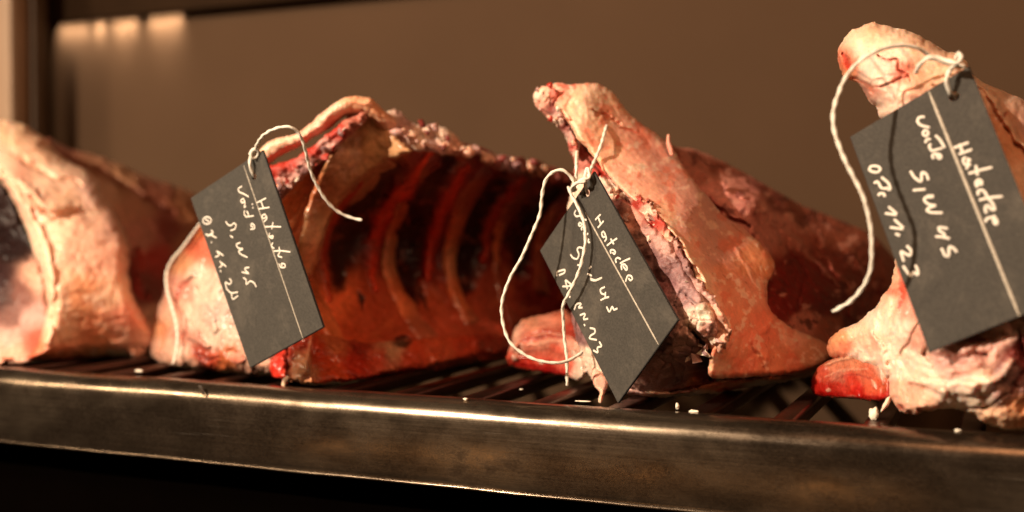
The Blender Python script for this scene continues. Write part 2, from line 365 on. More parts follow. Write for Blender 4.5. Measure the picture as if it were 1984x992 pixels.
def chaikin(p, it=2):
    p = [np.array(q, float) for q in p]
    for _ in range(it):
        o = [p[0]]
        for a, b in zip(p[:-1], p[1:]): o += [a * .8 + b * .2, a * .2 + b * .8]
        p = o + [p[-1]]
    return np.array(p)
def tube(name, pts3, r, m, parent=None, flat=None, twist=0.0, caps=True, seg=10, n=8, **kw):
    """Swept tube; twist > 0 gives a two-strand laid cord."""
    V = []; Fq = []
    for path in (pts3 if isinstance(pts3[0][0], (list, tuple, np.ndarray)) else [pts3]):
        c = chaikin(path) if name == 'handwriting' else catmull(path, n, False); L = np.concatenate([[0], np.cumsum(np.linalg.norm(np.diff(c, axis=0), axis=1))])
        if twist:
            k = max(int(L[-1] / (r * 0.55)), 8); s = np.linspace(0, L[-1], k); c = np.stack([np.interp(s, L, c[:, j]) for j in range(3)], 1); L = s
        t = np.gradient(c, axis=0); t /= np.linalg.norm(t, axis=1)[:, None] + 1e-12
        up = np.array(flat, float) if flat is not None else None
        nv = None; rows = []
        for i in range(len(c)):
            if up is not None: b = up; a = np.cross(t[i], up); a /= np.linalg.norm(a) + 1e-12
            else:
                if nv is None: nv = np.cross(t[i], [0.3, 0.2, 1.0])
                nv = nv - t[i] * nv.dot(t[i]); nv /= np.linalg.norm(nv) + 1e-12; a = nv; b = np.cross(t[i], nv)
            e = 1.0
            if caps:
                q = min(i, len(c) - 1 - i)
                if q == 0: e = 0.45
            row = []
            for k in range(seg):
                th = 2 * math.pi * k / seg; rr = r * e
                if twist: rr = r * e * (1 + 0.16 * math.cos(2 * (th - twist * L[i] / r)) + random.uniform(-0.07, 0.07) + 0.08 * math.sin(L[i] * 900 + 3))
                fz = 0.22 if up is not None else 1.0
                row.append(c[i] + a * rr * math.cos(th) + b * rr * math.sin(th) * fz)
            rows.append(row)
        o0 = len(V); V += [v for row in rows for v in row]
        for i in range(len(rows) - 1):
            for k in range(seg):
                k2 = (k + 1) % seg; Fq.append((o0 + i * seg + k, o0 + i * seg + k2, o0 + (i + 1) * seg + k2, o0 + (i + 1) * seg + k))
        for i, s in ((0, 1), (len(rows) - 1, -1)):
            ci = len(V); V.append(c[i] - t[i] * (r * 0.35 if i == 0 else -r * 0.35) * (1 if caps else 0))
            for k in range(seg):
                k2 = (k + 1) % seg; Fq.append((o0 + i * seg + k, ci, ci, o0 + i * seg + k2)[:4])
    tris = [(f[0], f[1], f[3]) for f in Fq if f[1] == f[2]]; quads = [f for f in Fq if f[1] != f[2]]
    me = bpy.data.meshes.new(name); me.from_pydata([tuple(map(float, v)) for v in V], [], quads + tris)
    for p in me.polygons: p.use_smooth = True
    me.validate(); me.update()
    return link(name, me, m, parent, **kw)

# ================================================================ the cabinet
boxes('back_wall', [(-1.6, 1.02, -0.6, 0.9, 1.05, 0.9)], M_WALL, kind='structure')
boxes('side_wall', [(-1.08, -0.2, -0.6, -1.005, 1.02, 0.9)], M_WALL, kind='structure') if False else None
boxes('corner_wall', [(-1.30, 1.0, -0.6, -1.045, 1.019, 0.9)], M_WALL, kind='structure')
boxes('cabinet_floor', [(-1.6, 0.61, -0.215, 0.9, 1.018, -0.20)], M_TRAY, kind='structure')
boxes('recess_shade_panel', [(-1.6, 0.585, -0.8, 0.9, 0.605, ZS - 0.052)], M_DARK, kind='structure')  # black sheet added to stand for the unlit recess under the shelf
ps = thing('support_post', 'pale upright steel post at the left edge beside the blurred cut', 'post', (-0.96, 0.9, 0.1))
_px = lambda x, Y: float(P(x, 200, Y)[0])
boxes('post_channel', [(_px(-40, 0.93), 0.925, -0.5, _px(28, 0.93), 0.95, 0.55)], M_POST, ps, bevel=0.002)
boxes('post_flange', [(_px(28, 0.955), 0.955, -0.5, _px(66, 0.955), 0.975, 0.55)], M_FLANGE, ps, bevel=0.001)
us = thing('upper_shelf', 'dark upper shelf rail crossing the top left corner', 'shelf', (-0.6, 0.95, 0.3))
zt = float(P(200, 35, 1.001)[2])
boxes('shelf_rail', [(-1.3, 1.001, zt, 0.6, 1.006, zt + 0.16)], M_STRIP, us, bevel=0.001)
boxes('shelf_board', [(-1.3, 1.007, zt + 0.030, 0.6, 1.018, zt + 0.036)], M_STRIP, us)
# hidden lamps added behind the upper rail to make the wall's light patches
for (xa, xb, e) in ((93, 160, 1.0), (165, 188, 0.55), (198, 255, 1.0), (268, 342, 1.15)):
    a = P(xa - 8, 60, 1.0); b = P(xb - 8, 60, 1.0)
    d = bpy.data.lights.new('wall_pool_lamp', 'AREA'); o = bpy.data.objects.new('wall_pool_lamp', d); COL.objects.link(o)
    d.shape = 'RECTANGLE'; d.size = float(b[0] - a[0]) * 0.85; d.size_y = 0.005; d.energy = 0.050 * e; d.color = (1.0, 0.84, 0.64)
    d.spread = math.radians(60)
    o.location = ((a[0] + b[0]) / 2, 1.011, zt + 0.008)
    o.rotation_euler = (math.radians(22), 0, 0)

# ================================================================ the wire shelf
sh = thing('steel_shelf', 'worn steel grate shelf with a broad scratched front rail carrying the beef', 'shelf', (-0.4, 0.55, ZS))
H = 0.0475; R0 = 0.0115; YF = 0.55
prof = []
for k in range(9):                                  # rounded top edge
    a = math.pi / 2 * k / 8; prof.append((YF + R0 - R0 * math.sin(a), ZS - R0 + R0 * math.cos(a)))
prof = [(YF + 0.0175, ZS - 0.004), (YF + 0.0172, ZS - 0.0006), (YF + 0.0165, ZS)] + prof
for k in range(1, 12): 
    z = ZS - R0 - (H - R0 - 0.003) * k / 11; prof.append((YF - 0.0006 * math.sin(math.pi * k / 11), z))
for k in range(0, 9):                               # small rolled hem at the foot
    a = math.pi * k / 8; prof.append((YF + 0.0002 - 0.0008 * math.sin(a), ZS - H + 0.0009 + 0.0009 * math.cos(a)))
prof.append((YF + 0.015, ZS - H)); prof.append((YF + 0.015, ZS - H + 0.0015))
inner = [(YF + 0.0035, ZS - H + 0.0015), (YF + 0.0025, ZS - 0.006), (YF + 0.008, ZS - 0.0025), (YF + 0.0155, ZS - 0.0025)]
prof = prof + inner
xs = np.linspace(-1.3, 0.7, 401); V = []; Fq = []
n = len(prof)
for x in xs:
    wob = 0.00012 * math.sin(x * 37) + 0.00008 * math.sin(x * 91 + 1)
    for (y, z) in prof: V.append((x, y + wob, z + wob))
for i in range(len(xs) - 1):
    for k in range(n): Fq.append((i * n + k, (i + 1) * n + k, (i + 1) * n + (k + 1) % n, i * n + (k + 1) % n))
me = np_mesh('front_rail', V, Fq); rail = link('front_rail', me, M_RAIL, sh)
m2 = rail.modifiers.new('Smooth', 'WEIGHTED_NORMAL')
boxes('back_rail', [(-1.3, 0.985, ZS - 0.02, 0.7, 1.0, ZS)], M_RAIL, sh, bevel=0.002)
xb = -1.29; proto = None
while xb < 0.45:
    if proto is None:
        proto = boxes('grate_bar', [(xb - 0.006, YF + 0.0177, ZS - 0.0105, xb + 0.006, 0.985, ZS - 0.0015)], M_BAR, sh, bevel=0.0022); x_first = xb
    else:
        c = proto.copy(); COL.objects.link(c); c.location.x = proto.location.x + (xb - x_first)
    xb += 0.044
# small dent on the rail's top edge
nick = P(393, 757, 0.5492)
relief('dent_mark', sh, [(384, 748), (389, 747), (392, 752), (397, 765), (394, 767), (388, 756)], lambda x, y: np.full(np.shape(x), 0.5495),
       [(390, 755, 0.05, 0.035, 0.02)], M_CRUST, edge=(3, 0.0003), rag=(0, 9), T=0.001, step=1.5)

# ================================================================ palette (fat, meat, bone; near-black for gaps, crevices and hollows)
FAT = (0.84, 0.63, 0.48); FATY = (0.80, 0.55, 0.39); FATP = (0.80, 0.50, 0.38); FATO = (0.70, 0.36, 0.20); WHT = (0.86, 0.70, 0.58)
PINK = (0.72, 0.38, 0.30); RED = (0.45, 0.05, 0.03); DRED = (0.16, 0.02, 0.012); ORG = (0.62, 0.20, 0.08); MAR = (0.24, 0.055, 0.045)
PUR = (0.30, 0.17, 0.17); LPUR = (0.58, 0.37, 0.33); BLK = (0.020, 0.005, 0.004); OCH = (0.56, 0.28, 0.13); BRN = (0.26, 0.10, 0.06)
def cp(pts): return [(x, y, *c) for (x, y, c) in pts]
G = 'cuts of dry aged beef on the shelf'

# ---------------------------------------------------------------- cut 2: rib rack opened towards the camera
c2 = thing('beef_cut', 'dry aged rib rack showing its dark ribbed inside and red backbone', 'meat', tuple(P(600, 740, gy(600, 742))), G)
wall_ctrl = [(560, 740, .578), (600, 600, .625), (590, 450, .635), (640, 350, .628), (690, 235, .622), (760, 235, .64), (800, 290, .645),
             (800, 740, .665), (760, 600, .70), (760, 450, .725), (880, 300, .685), (900, 560, .76), (900, 420, .75), (980, 690, .765), (1000, 330, .75),
             (1100, 340, .80), (1100, 500, .83), (1060, 640, .82), (960, 480, .79)]
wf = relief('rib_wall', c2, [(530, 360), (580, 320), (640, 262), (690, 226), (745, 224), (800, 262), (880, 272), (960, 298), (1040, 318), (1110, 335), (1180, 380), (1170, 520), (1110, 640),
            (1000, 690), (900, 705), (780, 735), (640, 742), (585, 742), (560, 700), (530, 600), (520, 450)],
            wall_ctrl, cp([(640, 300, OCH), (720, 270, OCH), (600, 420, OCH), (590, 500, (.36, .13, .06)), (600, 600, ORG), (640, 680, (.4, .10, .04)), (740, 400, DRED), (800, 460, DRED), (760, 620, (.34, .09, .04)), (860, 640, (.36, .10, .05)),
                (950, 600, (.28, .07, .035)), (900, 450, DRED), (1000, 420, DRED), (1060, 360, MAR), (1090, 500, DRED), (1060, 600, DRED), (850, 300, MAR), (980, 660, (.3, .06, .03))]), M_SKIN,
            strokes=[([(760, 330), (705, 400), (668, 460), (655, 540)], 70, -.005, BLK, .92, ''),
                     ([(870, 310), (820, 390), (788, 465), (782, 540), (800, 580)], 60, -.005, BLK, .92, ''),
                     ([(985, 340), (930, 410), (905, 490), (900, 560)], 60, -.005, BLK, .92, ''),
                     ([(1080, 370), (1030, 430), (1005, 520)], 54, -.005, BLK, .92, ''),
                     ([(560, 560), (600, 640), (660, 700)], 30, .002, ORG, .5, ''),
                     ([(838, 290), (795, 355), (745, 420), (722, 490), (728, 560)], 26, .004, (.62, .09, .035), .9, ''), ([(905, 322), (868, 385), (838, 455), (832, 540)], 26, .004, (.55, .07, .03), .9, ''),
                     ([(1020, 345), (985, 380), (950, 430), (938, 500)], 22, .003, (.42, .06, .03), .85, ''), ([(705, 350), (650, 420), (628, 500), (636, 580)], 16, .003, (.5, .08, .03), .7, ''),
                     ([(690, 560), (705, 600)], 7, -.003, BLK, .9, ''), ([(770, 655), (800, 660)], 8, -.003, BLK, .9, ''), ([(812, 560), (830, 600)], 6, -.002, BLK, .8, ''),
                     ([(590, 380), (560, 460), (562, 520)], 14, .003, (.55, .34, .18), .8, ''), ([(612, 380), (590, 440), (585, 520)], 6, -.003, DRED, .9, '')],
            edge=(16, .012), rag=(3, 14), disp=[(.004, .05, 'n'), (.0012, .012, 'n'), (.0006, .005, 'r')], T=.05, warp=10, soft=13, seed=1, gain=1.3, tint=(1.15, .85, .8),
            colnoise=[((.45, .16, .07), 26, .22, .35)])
def rib(pts, ws, h, cols, sd, m=M_SKIN, lab=None):
    ws = [w * 1.35 for w in ws]
    relief('rib_bone', c2, band(pts, ws), lambda x, y: wf(x, y) - 0.003, cols, m, edge=(max(ws) / 2, h), rag=(2, 18),
           disp=[(.002, .02, 'n'), (.0007, .006, 'r')], T=.012, seed=sd, warp=8, soft=10, gain=1.22)
RB = (.62, .20, .085); RB2 = (.70, .34, .17)
rib([(735, 262), (680, 330), (630, 400), (608, 470), (606, 550), (625, 620), (670, 690)], [96, 92, 66, 50, 46, 50, 40], .014,
    cp([(720, 280, (.50, .26, .13)), (680, 320, (.50, .25, .12)), (640, 400, (.46, .21, .10)), (610, 480, OCH), (610, 560, ORG), (640, 640, ORG), (670, 690, (.5, .12, .05)), (590, 520, (.5, .14, .05))]), 2)
rib([(858, 296), (800, 345), (765, 420), (750, 500), (766, 570), (810, 630), (850, 672)], [30, 38, 34, 30, 34, 44, 40], .015,
    cp([(850, 300, MAR), (800, 345, (.4, .12, .06)), (765, 420, RB), (752, 500, RB2), (770, 570, RB), (830, 640, (.4, .13, .07))]), 3)
rib([(955, 318), (905, 375), (880, 440), (868, 510), (884, 580), (930, 640)], [28, 38, 32, 28, 32, 44], .015,
    cp([(955, 320, MAR), (905, 375, (.4, .11, .05)), (880, 440, RB), (868, 510, RB2), (884, 560, RB), (930, 640, (.38, .12, .06))]), 4)
rib([(1035, 345), (990, 400), (966, 460), (962, 530), (985, 600), (1010, 640)], [26, 34, 30, 28, 30, 40], .014,
    cp([(1035, 345, MAR), (990, 400, (.36, .10, .05)), (962, 470, RB), (970, 560, (.36, .10, .05)), (1005, 630, (.3, .07, .04))]), 5)
rib([(1105, 380), (1065, 430), (1045, 500), (1050, 580)], [26, 32, 30, 30], .013,
    cp([(1105, 380, MAR), (1065, 430, (.3, .08, .04)), (1045, 500, (.30, .08, .04))]), 6)
relief('membrane_flap', c2, [(680, 212), (722, 222), (752, 248), (782, 280), (800, 293), (776, 304), (742, 316), (708, 340), (676, 372), (648, 410), (630, 450), (618, 500), (600, 540), (584, 540), (578, 480), (590, 420), (606, 370), (622, 330), (640, 296), (662, 258)],
       [(690, 235, .616), (795, 292, .625), (650, 300, .604), (720, 320, .628), (600, 450, .604), (640, 420, .622), (600, 530, .610)],
       cp([(700, 250, (.64, .36, .18)), (760, 275, (.66, .40, .22)), (720, 300, (.60, .34, .17)), (660, 330, (.60, .32, .16)), (640, 390, (.58, .28, .13)), (610, 440, (.62, .36, .2)), (600, 500, (.6, .26, .12)), (625, 370, (.5, .18, .08))]), M_SKIN,
       edge=(10, .005), rag=(4, 14), disp=[(.002, .02, 'n'), (.0006, .006, 'r')], T=.012, warp=14, soft=9, seed=7)
# thin purple strip of dried muscle under the fat ridge
relief('muscle_strip', c2, [(508, 330), (560, 312), (610, 280), (660, 240), (700, 218), (712, 232), (680, 262), (640, 300), (600, 335), (560, 372), (535, 420), (545, 470), (520, 480), (500, 400)],
       [(510, 330, .590), (600, 290, .593), (700, 225, .602), (540, 470, .600), (600, 340, .600)],
       cp([(520, 330, RED), (560, 318, RED), (600, 295, RED), (650, 255, RED), (560, 345, LPUR), (600, 320, LPUR), (640, 285, LPUR), (680, 240, (.5, .2, .15)), (530, 380, PUR), (530, 430, BRN), (560, 370, (.3, .14, .12))]), M_CRUST,
       edge=(12, .006), rag=(5, 9), disp=[(.003, .008, 'w'), (.0015, .004, 'r')], T=.02, warp=12, soft=5, seed=8)
relief('fat_ridge', c2, [(495, 330), (500, 300), (512, 280), (540, 268), (575, 258), (605, 236), (640, 205), (665, 190), (690, 185), (720, 192), (742, 212), (768, 232), (770, 262), (748, 262), (722, 236), (694, 222), (664, 228),
        (640, 250), (606, 268), (575, 288), (545, 302), (520, 322)],
       [(500, 310, .590), (560, 275, .593), (620, 245, .597), (680, 205, .604), (740, 225, .617), (770, 255, .63)],
       cp([(510, 300, FAT), (560, 275, FAT), (610, 245, FATP), (650, 210, FAT), (690, 198, FATO), (730, 210, FATO), (700, 215, FATY), (750, 245, FATP), (560, 290, FATP)]), M_FAT,
       edge=(15, .009), rag=(3, 16), disp=[(.003, .015, 'n'), (.001, .005, 'r')], T=.03, seed=9)
relief('crumbled_fat', c2, [(738, 226), (762, 214), (782, 226), (800, 238), (830, 244), (855, 246), (880, 258), (895, 278), (925, 282), (960, 296), (1000, 304), (1040, 312), (1062, 322), (1100, 338), (1108, 352), (1090, 362), (1050, 350),
        (1000, 336), (950, 324), (905, 306), (870, 300), (830, 296), (795, 290), (765, 262)],
       [(745, 235, .628), (830, 265, .652), (900, 285, .68), (1000, 320, .735), (1100, 348, .79)],
       cp([(750, 235, WHT), (780, 240, LPUR), (820, 260, WHT), (860, 262, WHT), (845, 280, LPUR), (890, 280, FATP), (910, 290, MAR), (935, 300, MAR), (960, 310, LPUR), (990, 315, PUR), (1030, 325, BRN), (1080, 340, MAR), (1010, 305, MAR)]), M_CRUST,
       edge=(16, .010), rag=(7, 12), disp=[(.006, .011, 'w'), (.002, .004, 'r')], T=.03, warp=14, soft=5, seed=10)
# left face: the pale cut end
ff = relief('cut_face', c2, [(388, 432), (372, 470), (345, 498), (328, 528), (322, 560), (308, 590), (296, 625), (290, 660), (295, 688), (318, 704), (345, 712), (400, 716), (450, 723), (500, 728), (540, 716), (550, 640), (545, 520), (520, 420), (470, 380), (420, 390)],
       [(290, 660, .655), (320, 700, gy(320, 706)), (400, 715, .600), (520, 725, .585), (330, 560, .648), (380, 450, .645), (400, 600, .612), (500, 500, .600), (470, 400, .61), (360, 640, .622)],
       cp([(390, 450, ORG), (372, 480, (.66, .18, .10)), (400, 480, (.75, .25, .16)), (355, 510, FATO), (380, 530, WHT), (350, 560, PINK), (400, 560, WHT), (335, 600, FATP), (370, 620, WHT), (300, 640, FATO), (310, 670, FATP), (325, 690, FATP), (345, 680, WHT),
           (420, 610, (.78, .62, .54)), (420, 650, WHT), (360, 655, PINK), (370, 700, FATP), (390, 690, (.4, .06, .03)), (410, 700, (.55, .10, .05)), (440, 705, ORG), (480, 700, FATP), (500, 640, WHT), (460, 560, WHT)]), M_WET,
       strokes=[([(372, 540), (350, 560), (338, 600)], 9, -.004, (.5, .12, .08), .7, ''), ([(300, 610), (318, 640), (312, 690)], 8, -.004, (.66, .28, .16), .7, ''),
                ([(352, 610), (362, 640), (350, 668)], 6, -.003, (.5, .12, .08), .6, ''), ([(385, 686), (402, 694), (425, 692)], 9, -.003, (.28, .04, .02), .8, ''),
                ([(330, 560), (352, 600), (372, 650), (402, 668)], 16, .004, None, 0, ''), ([(380, 560), (392, 600), (420, 640)], 22, .004, None, 0, '')],
       edge=(26, .022), rag=(5, 16), disp=[(.005, .022, 'n'), (.002, .008, 'r')], T=.05, warp=12, soft=6, seed=11, gain=.70)
relief('bone_end', c2, [(428, 668), (442, 655), (465, 652), (485, 660), (488, 690), (470, 706), (445, 704), (430, 692)], [(428, 680, .598), (488, 680, .588), (455, 650, .602)],
       cp([(450, 662, FATP), (465, 680, PINK), (455, 695, (.5, .12, .07)), (432, 680, FATP)]), M_WET,
       strokes=[([(448, 672), (466, 672), (474, 690)], 12, -.005, (.5, .13, .08), .7, '')], edge=(14, .010), rag=(2, 10), disp=[(.0015, .006, 'n')], T=.02, seed=12)
# chine: the red block along the foot
relief('chine_bone', c2, [(518, 700), (530, 686), (560, 655), (600, 640), (650, 652), (720, 664), (800, 655), (880, 650), (960, 648), (1000, 655), (990, 686), (930, 692), (860, 705), (810, 716), (760, 722), (700, 736), (650, 742), (600, 746), (560, 738), (528, 728)],
       [(520, 710, .580), (590, 745, gy(590, 748)), (700, 735, gy(700, 738)), (850, 708, gy(850, 710)), (985, 686, gy(985, 690)), (600, 650, .60), (720, 665, .645), (880, 655, .715), (990, 655, .775)],
       cp([(530, 710, (.62, .05, .03)), (545, 690, (.6, .06, .04)), (575, 700, FATO), (590, 720, FATO), (570, 670, (.6, .08, .04)), (620, 690, (.55, .07, .02)), (640, 725, (.6, .11, .04)), (690, 700, (.5, .05, .02)), (740, 690, (.55, .07, .03)), (750, 682, (.6, .4, .25)),
           (800, 700, (.6, .10, .04)), (850, 680, (.62, .14, .06)), (900, 690, (.55, .09, .04)), (960, 675, (.30, .05, .025)), (650, 665, (.5, .16, .07)), (700, 670, (.3, .04, .02))]), M_WET,
       strokes=[([(560, 660), (555, 700), (560, 735)], 7, -.004, DRED, .7, ''), ([(760, 664), (800, 662)], 12, -.004, BLK, .8, ''), ([(600, 650), (598, 700), (606, 744)], 8, .003, (.62, .34, .18), .5, '')],
       edge=(16, .010), rag=(4, 14), disp=[(.005, .016, 'n'), (.002, .006, 'r')], T=.05, warp=14, soft=6, seed=13)
relief('fat_drip', c2, [(548, 736), (556, 728), (562, 732), (556, 744), (552, 752), (545, 750)], lambda x, y: np.full(np.shape(x), .572), cp([(550, 740, FAT)]), M_FAT, edge=(5, .002), rag=(0, 9), T=.004, step=1.5, seed=14)

# ---------------------------------------------------------------- cut 3: the middle cut
c3 = thing('beef_cut', 'dry aged cut with tall diagonal fat slab and cracked purple crust', 'meat', tuple(P(1350, 760, gy(1350, 768))), G)
relief('flank', c3, [(1270, 270), (1310, 284), (1345, 290), (1400, 312), (1450, 340), (1500, 368), (1560, 400), (1620, 425), (1680, 450), (1725, 490), (1760, 560), (1750, 640), (1680, 680), (1610, 700), (1560, 722), (1450, 735), (1350, 700), (1300, 500), (1260, 350)],
       [(1280, 280, .71), (1400, 320, .75), (1550, 400, .81), (1720, 480, .88), (1750, 600, .86), (1640, 690, .72), (1520, 560, .705), (1400, 450, .685), (1600, 520, .77), (1480, 730, .64), (1330, 500, .66), (1450, 400, .715)],
       cp([(1300, 290, BRN), (1350, 310, (.42, .22, .17)), (1400, 330, BRN), (1400, 370, (.62, .36, .31)), (1440, 400, (.6, .34, .30)), (1480, 400, (.3, .12, .1)), (1500, 430, (.5, .27, .22)), (1560, 430, BRN), (1620, 450, (.30, .12, .07)), (1540, 470, (.4, .18, .13)),
           (1540, 510, (.2, .03, .02)), (1600, 500, (.22, .06, .04)), (1505, 545, (.22, .02, .012)), (1525, 590, (.2, .02, .012)), (1560, 560, (.24, .03, .02)), (1600, 580, (.18, .04, .03)), (1585, 540, (.2, .03, .02)), (1560, 630, (.5, .26, .2)), (1600, 640, (.4, .18, .12)), (1660, 560, (.18, .05, .03)), (1700, 520, (.2, .07, .04)), (1660, 640, DRED), (1560, 690, FATO), (1370, 400, (.42, .16, .14))]), M_CRUST,
       strokes=[([(1310, 310), (1360, 380), (1410, 420), (1450, 440)], 12, -.006, MAR, .8, ''), ([(1340, 300), (1450, 360), (1560, 420), (1660, 460)], 10, -.003, (.16, .06, .04), .6, ''),
                ([(1360, 330), (1440, 380), (1520, 420), (1600, 470)], 16, .003, (.55, .32, .26), .55, ''), ([(1480, 420), (1540, 460), (1620, 560)], 12, .002, (.46, .26, .2), .5, ''),
                ([(1390, 300), (1500, 352), (1620, 412)], 12, .002, (.22, .12, .05), .7, ''), ([(1530, 470), (1550, 540), (1545, 600)], 8, -.002, DRED, .7, ''), ([(1590, 480), (1640, 560), (1650, 620)], 10, .002, (.36, .15, .1), .5, '')],
       edge=(40, .035), rag=(3, 18), disp=[(.006, .04, 'n'), (.0025, .012, 'r'), (.0008, .005, 'n')], T=.06, warp=22, soft=5, seed=20, gain=1.12, tint=(1.05, .78, .74), colnoise=[((.66, .44, .36), 22, .24, .7), ((.10, .015, .012), 24, .22, .7)])
relief('cut_face', c3, [(1038, 196), (1052, 186), (1080, 192), (1100, 200), (1140, 290), (1200, 350), (1260, 420), (1300, 470), (1340, 540), (1380, 600), (1400, 650), (1392, 700), (1385, 742), (1350, 762), (1300, 768), (1240, 762), (1200, 748), (1160, 750), (1130, 700), (1105, 600), (1090, 480), (1100, 400), (1112, 330), (1100, 280), (1085, 250), (1060, 228)],
       [(1040, 195, .662), (1120, 320, .640), (1100, 500, .63), (1150, 700, .615), (1250, 765, gy(1250, 768)), (1370, 750, gy(1370, 764)), (1200, 450, .605), (1300, 560, .584), (1350, 660, .580), (1270, 660, .586), (1300, 720, .600)],
       cp([(1050, 190, FATP), (1065, 210, (.5, .2, .16)), (1080, 230, WHT), (1090, 250, MAR), (1105, 270, WHT), (1110, 290, (.5, .12, .1)), (1118, 320, (.5, .2, .16)), (1128, 350, WHT), (1160, 335, RED), (1180, 370, LPUR), (1200, 380, MAR), (1220, 385, LPUR), (1240, 400, (.4, .12, .1)), (1230, 420, PINK),
           (1260, 430, (.34, .10, .08)), (1250, 460, LPUR), (1290, 470, LPUR), (1260, 500, PUR), (1300, 520, PUR), (1280, 560, (.34, .16, .17)), (1320, 580, (.44, .28, .28)), (1340, 620, WHT), (1325, 640, LPUR), (1300, 620, PUR), (1310, 670, LPUR), (1285, 655, PUR), (1360, 650, LPUR), (1340, 690, (.34, .2, .2)), (1270, 700, LPUR), (1250, 740, LPUR), (1310, 740, (.45, .3, .27)),
           (1370, 700, BLK), (1375, 730, MAR), (1350, 755, FATO), (1160, 600, PUR), (1150, 740, WHT)]), M_CRUST,
       strokes=[([(1165, 335), (1185, 365), (1215, 380), (1245, 410), (1262, 440)], 14, -.005, RED, .75, ''), ([(1340, 640), (1378, 690), (1376, 735)], 12, -.008, BLK, .8, '')],
       flakes=(1330, 650, (62, 85), .0085, .0022), edge=(14, .010), rag=(6, 10), disp=[(.003, .014, 'n'), (.002, .007, 'w'), (.001, .004, 'r')], T=.06, warp=10, soft=5, seed=21)
relief('frayed_edge', c3, [(1160, 345), (1185, 344), (1222, 366), (1254, 388), (1282, 420), (1304, 455), (1324, 488), (1346, 528), (1370, 560), (1392, 590), (1412, 620), (1414, 650), (1396, 684), (1372, 672), (1350, 640), (1326, 600), (1312, 570), (1284, 524), (1256, 482), (1238, 450), (1208, 414), (1180, 382)],
       [(1170, 350, .622), (1250, 420, .602), (1300, 500, .590), (1370, 620, .583), (1400, 660, .583), (1200, 400, .612)], cp([(1180, 360, WHT), (1210, 380, FATP), (1230, 400, RED), (1245, 420, WHT), (1262, 440, RED), (1270, 465, FATP), (1290, 490, LPUR), (1310, 530, (.7, .5, .45)), (1335, 570, LPUR), (1355, 600, (.7, .5, .45)), (1380, 630, FATP), (1392, 655, FATP), (1365, 650, LPUR), (1320, 520, PUR), (1300, 505, MAR), (1215, 400, MAR), (1280, 500, LPUR)]), M_CRUST,
       edge=(10, .006), rag=(10, 8), disp=[(.0026, .008, 'w'), (.0010, .003, 'r')], T=.012, warp=14, soft=4.5, seed=22)
cf = relief('fat_cap', c3, [(1048, 176), (1062, 166), (1082, 160), (1105, 164), (1132, 160), (1160, 164), (1185, 178), (1205, 202), (1225, 226), (1255, 248), (1285, 270), (1305, 292), (1325, 325), (1352, 360), (1375, 384), (1395, 412), (1420, 430), (1448, 448), (1478, 478), (1500, 506), (1498, 528), (1486, 552), (1488, 585), (1502, 612),
        (1535, 636), (1568, 650), (1600, 664), (1610, 684), (1592, 704), (1560, 718), (1510, 728), (1470, 728), (1420, 734), (1376, 732), (1374, 700), (1384, 670), (1402, 640), (1396, 610), (1372, 580), (1352, 545), (1330, 505), (1312, 470), (1280, 432), (1245, 400), (1215, 380), (1180, 346), (1150, 305), (1120, 268), (1100, 238), (1078, 212), (1054, 196)],
       [(1055, 180, .645), (1130, 190, .638), (1180, 190, .66), (1160, 300, .622), (1250, 320, .640), (1300, 300, .675), (1250, 400, .602), (1350, 400, .640), (1330, 500, .588), (1400, 430, .668), (1400, 540, .612), (1490, 500, .675), (1390, 650, .582), (1470, 560, .645), (1380, 725, .592), (1480, 725, .630), (1600, 690, .68), (1500, 640, .648), (1590, 655, .69)],
       cp([(1060, 178, (.75, .35, .26)), (1090, 175, PINK), (1110, 190, FATY), (1140, 180, FAT), (1180, 200, FATY), (1120, 220, FAT), (1160, 240, FATY), (1200, 250, FATP), (1240, 270, (.74, .42, .32)), (1180, 290, FATY), (1220, 320, FATP), (1280, 300, (.70, .42, .34)), (1260, 360, FATP), (1310, 360, (.66, .40, .32)), (1330, 420, (.68, .42, .35)), (1290, 420, FATY), (1370, 420, (.62, .40, .34)),
           (1340, 480, FATP), (1380, 480, (.64, .40, .33)), (1420, 470, (.64, .36, .28)), (1460, 500, FATO), (1400, 550, (.70, .34, .22)), (1370, 560, FAT), (1450, 560, (.72, .38, .27)), (1420, 620, (.72, .34, .22)), (1480, 640, (.74, .30, .20)), (1400, 680, (.70, .36, .22)), (1440, 700, (.68, .32, .19)), (1390, 720, FATY), (1520, 690, (.68, .32, .20)), (1570, 680, (.68, .38, .25)), (1540, 650, FATP)]), M_FAT,
       strokes=[([(1150, 215), (1170, 228), (1200, 240)], 8, -.003, (.6, .25, .15), .5, ''), ([(1200, 250), (1235, 262)], 8, -.001, (.62, .16, .10), .6, ''), ([(1095, 185), (1085, 205), (1100, 230)], 14, .003, None, 0, ''),
                ([(1080, 165), (1100, 170), (1115, 165)], 10, 0, (.66, .14, .10), .7, ''), ([(1290, 430), (1330, 480), (1380, 570)], 10, .003, FAT, .5, ''), ([(1430, 480), (1450, 520), (1470, 560)], 6, .0008, FATP, .5, ''),
                ([(1360, 600), (1384, 640), (1376, 700)], 7, -.003, (.55, .22, .12), .6, ''), ([(1500, 620), (1470, 650), (1480, 700)], 16, .003, (.76, .32, .2), .4, '')],
       edge=(13, .008), rag=(4, 15), disp=[(.0028, .03, 'n'), (.0013, .010, 'n'), (.0006, .0035, 'r')], T=.04, warp=18, soft=7, seed=23, gain=1.08, tint=(1.04, .87, .83), colnoise=[((.88, .74, .60), 14, .20, .6), ((.70, .24, .15), 26, .22, .6)])
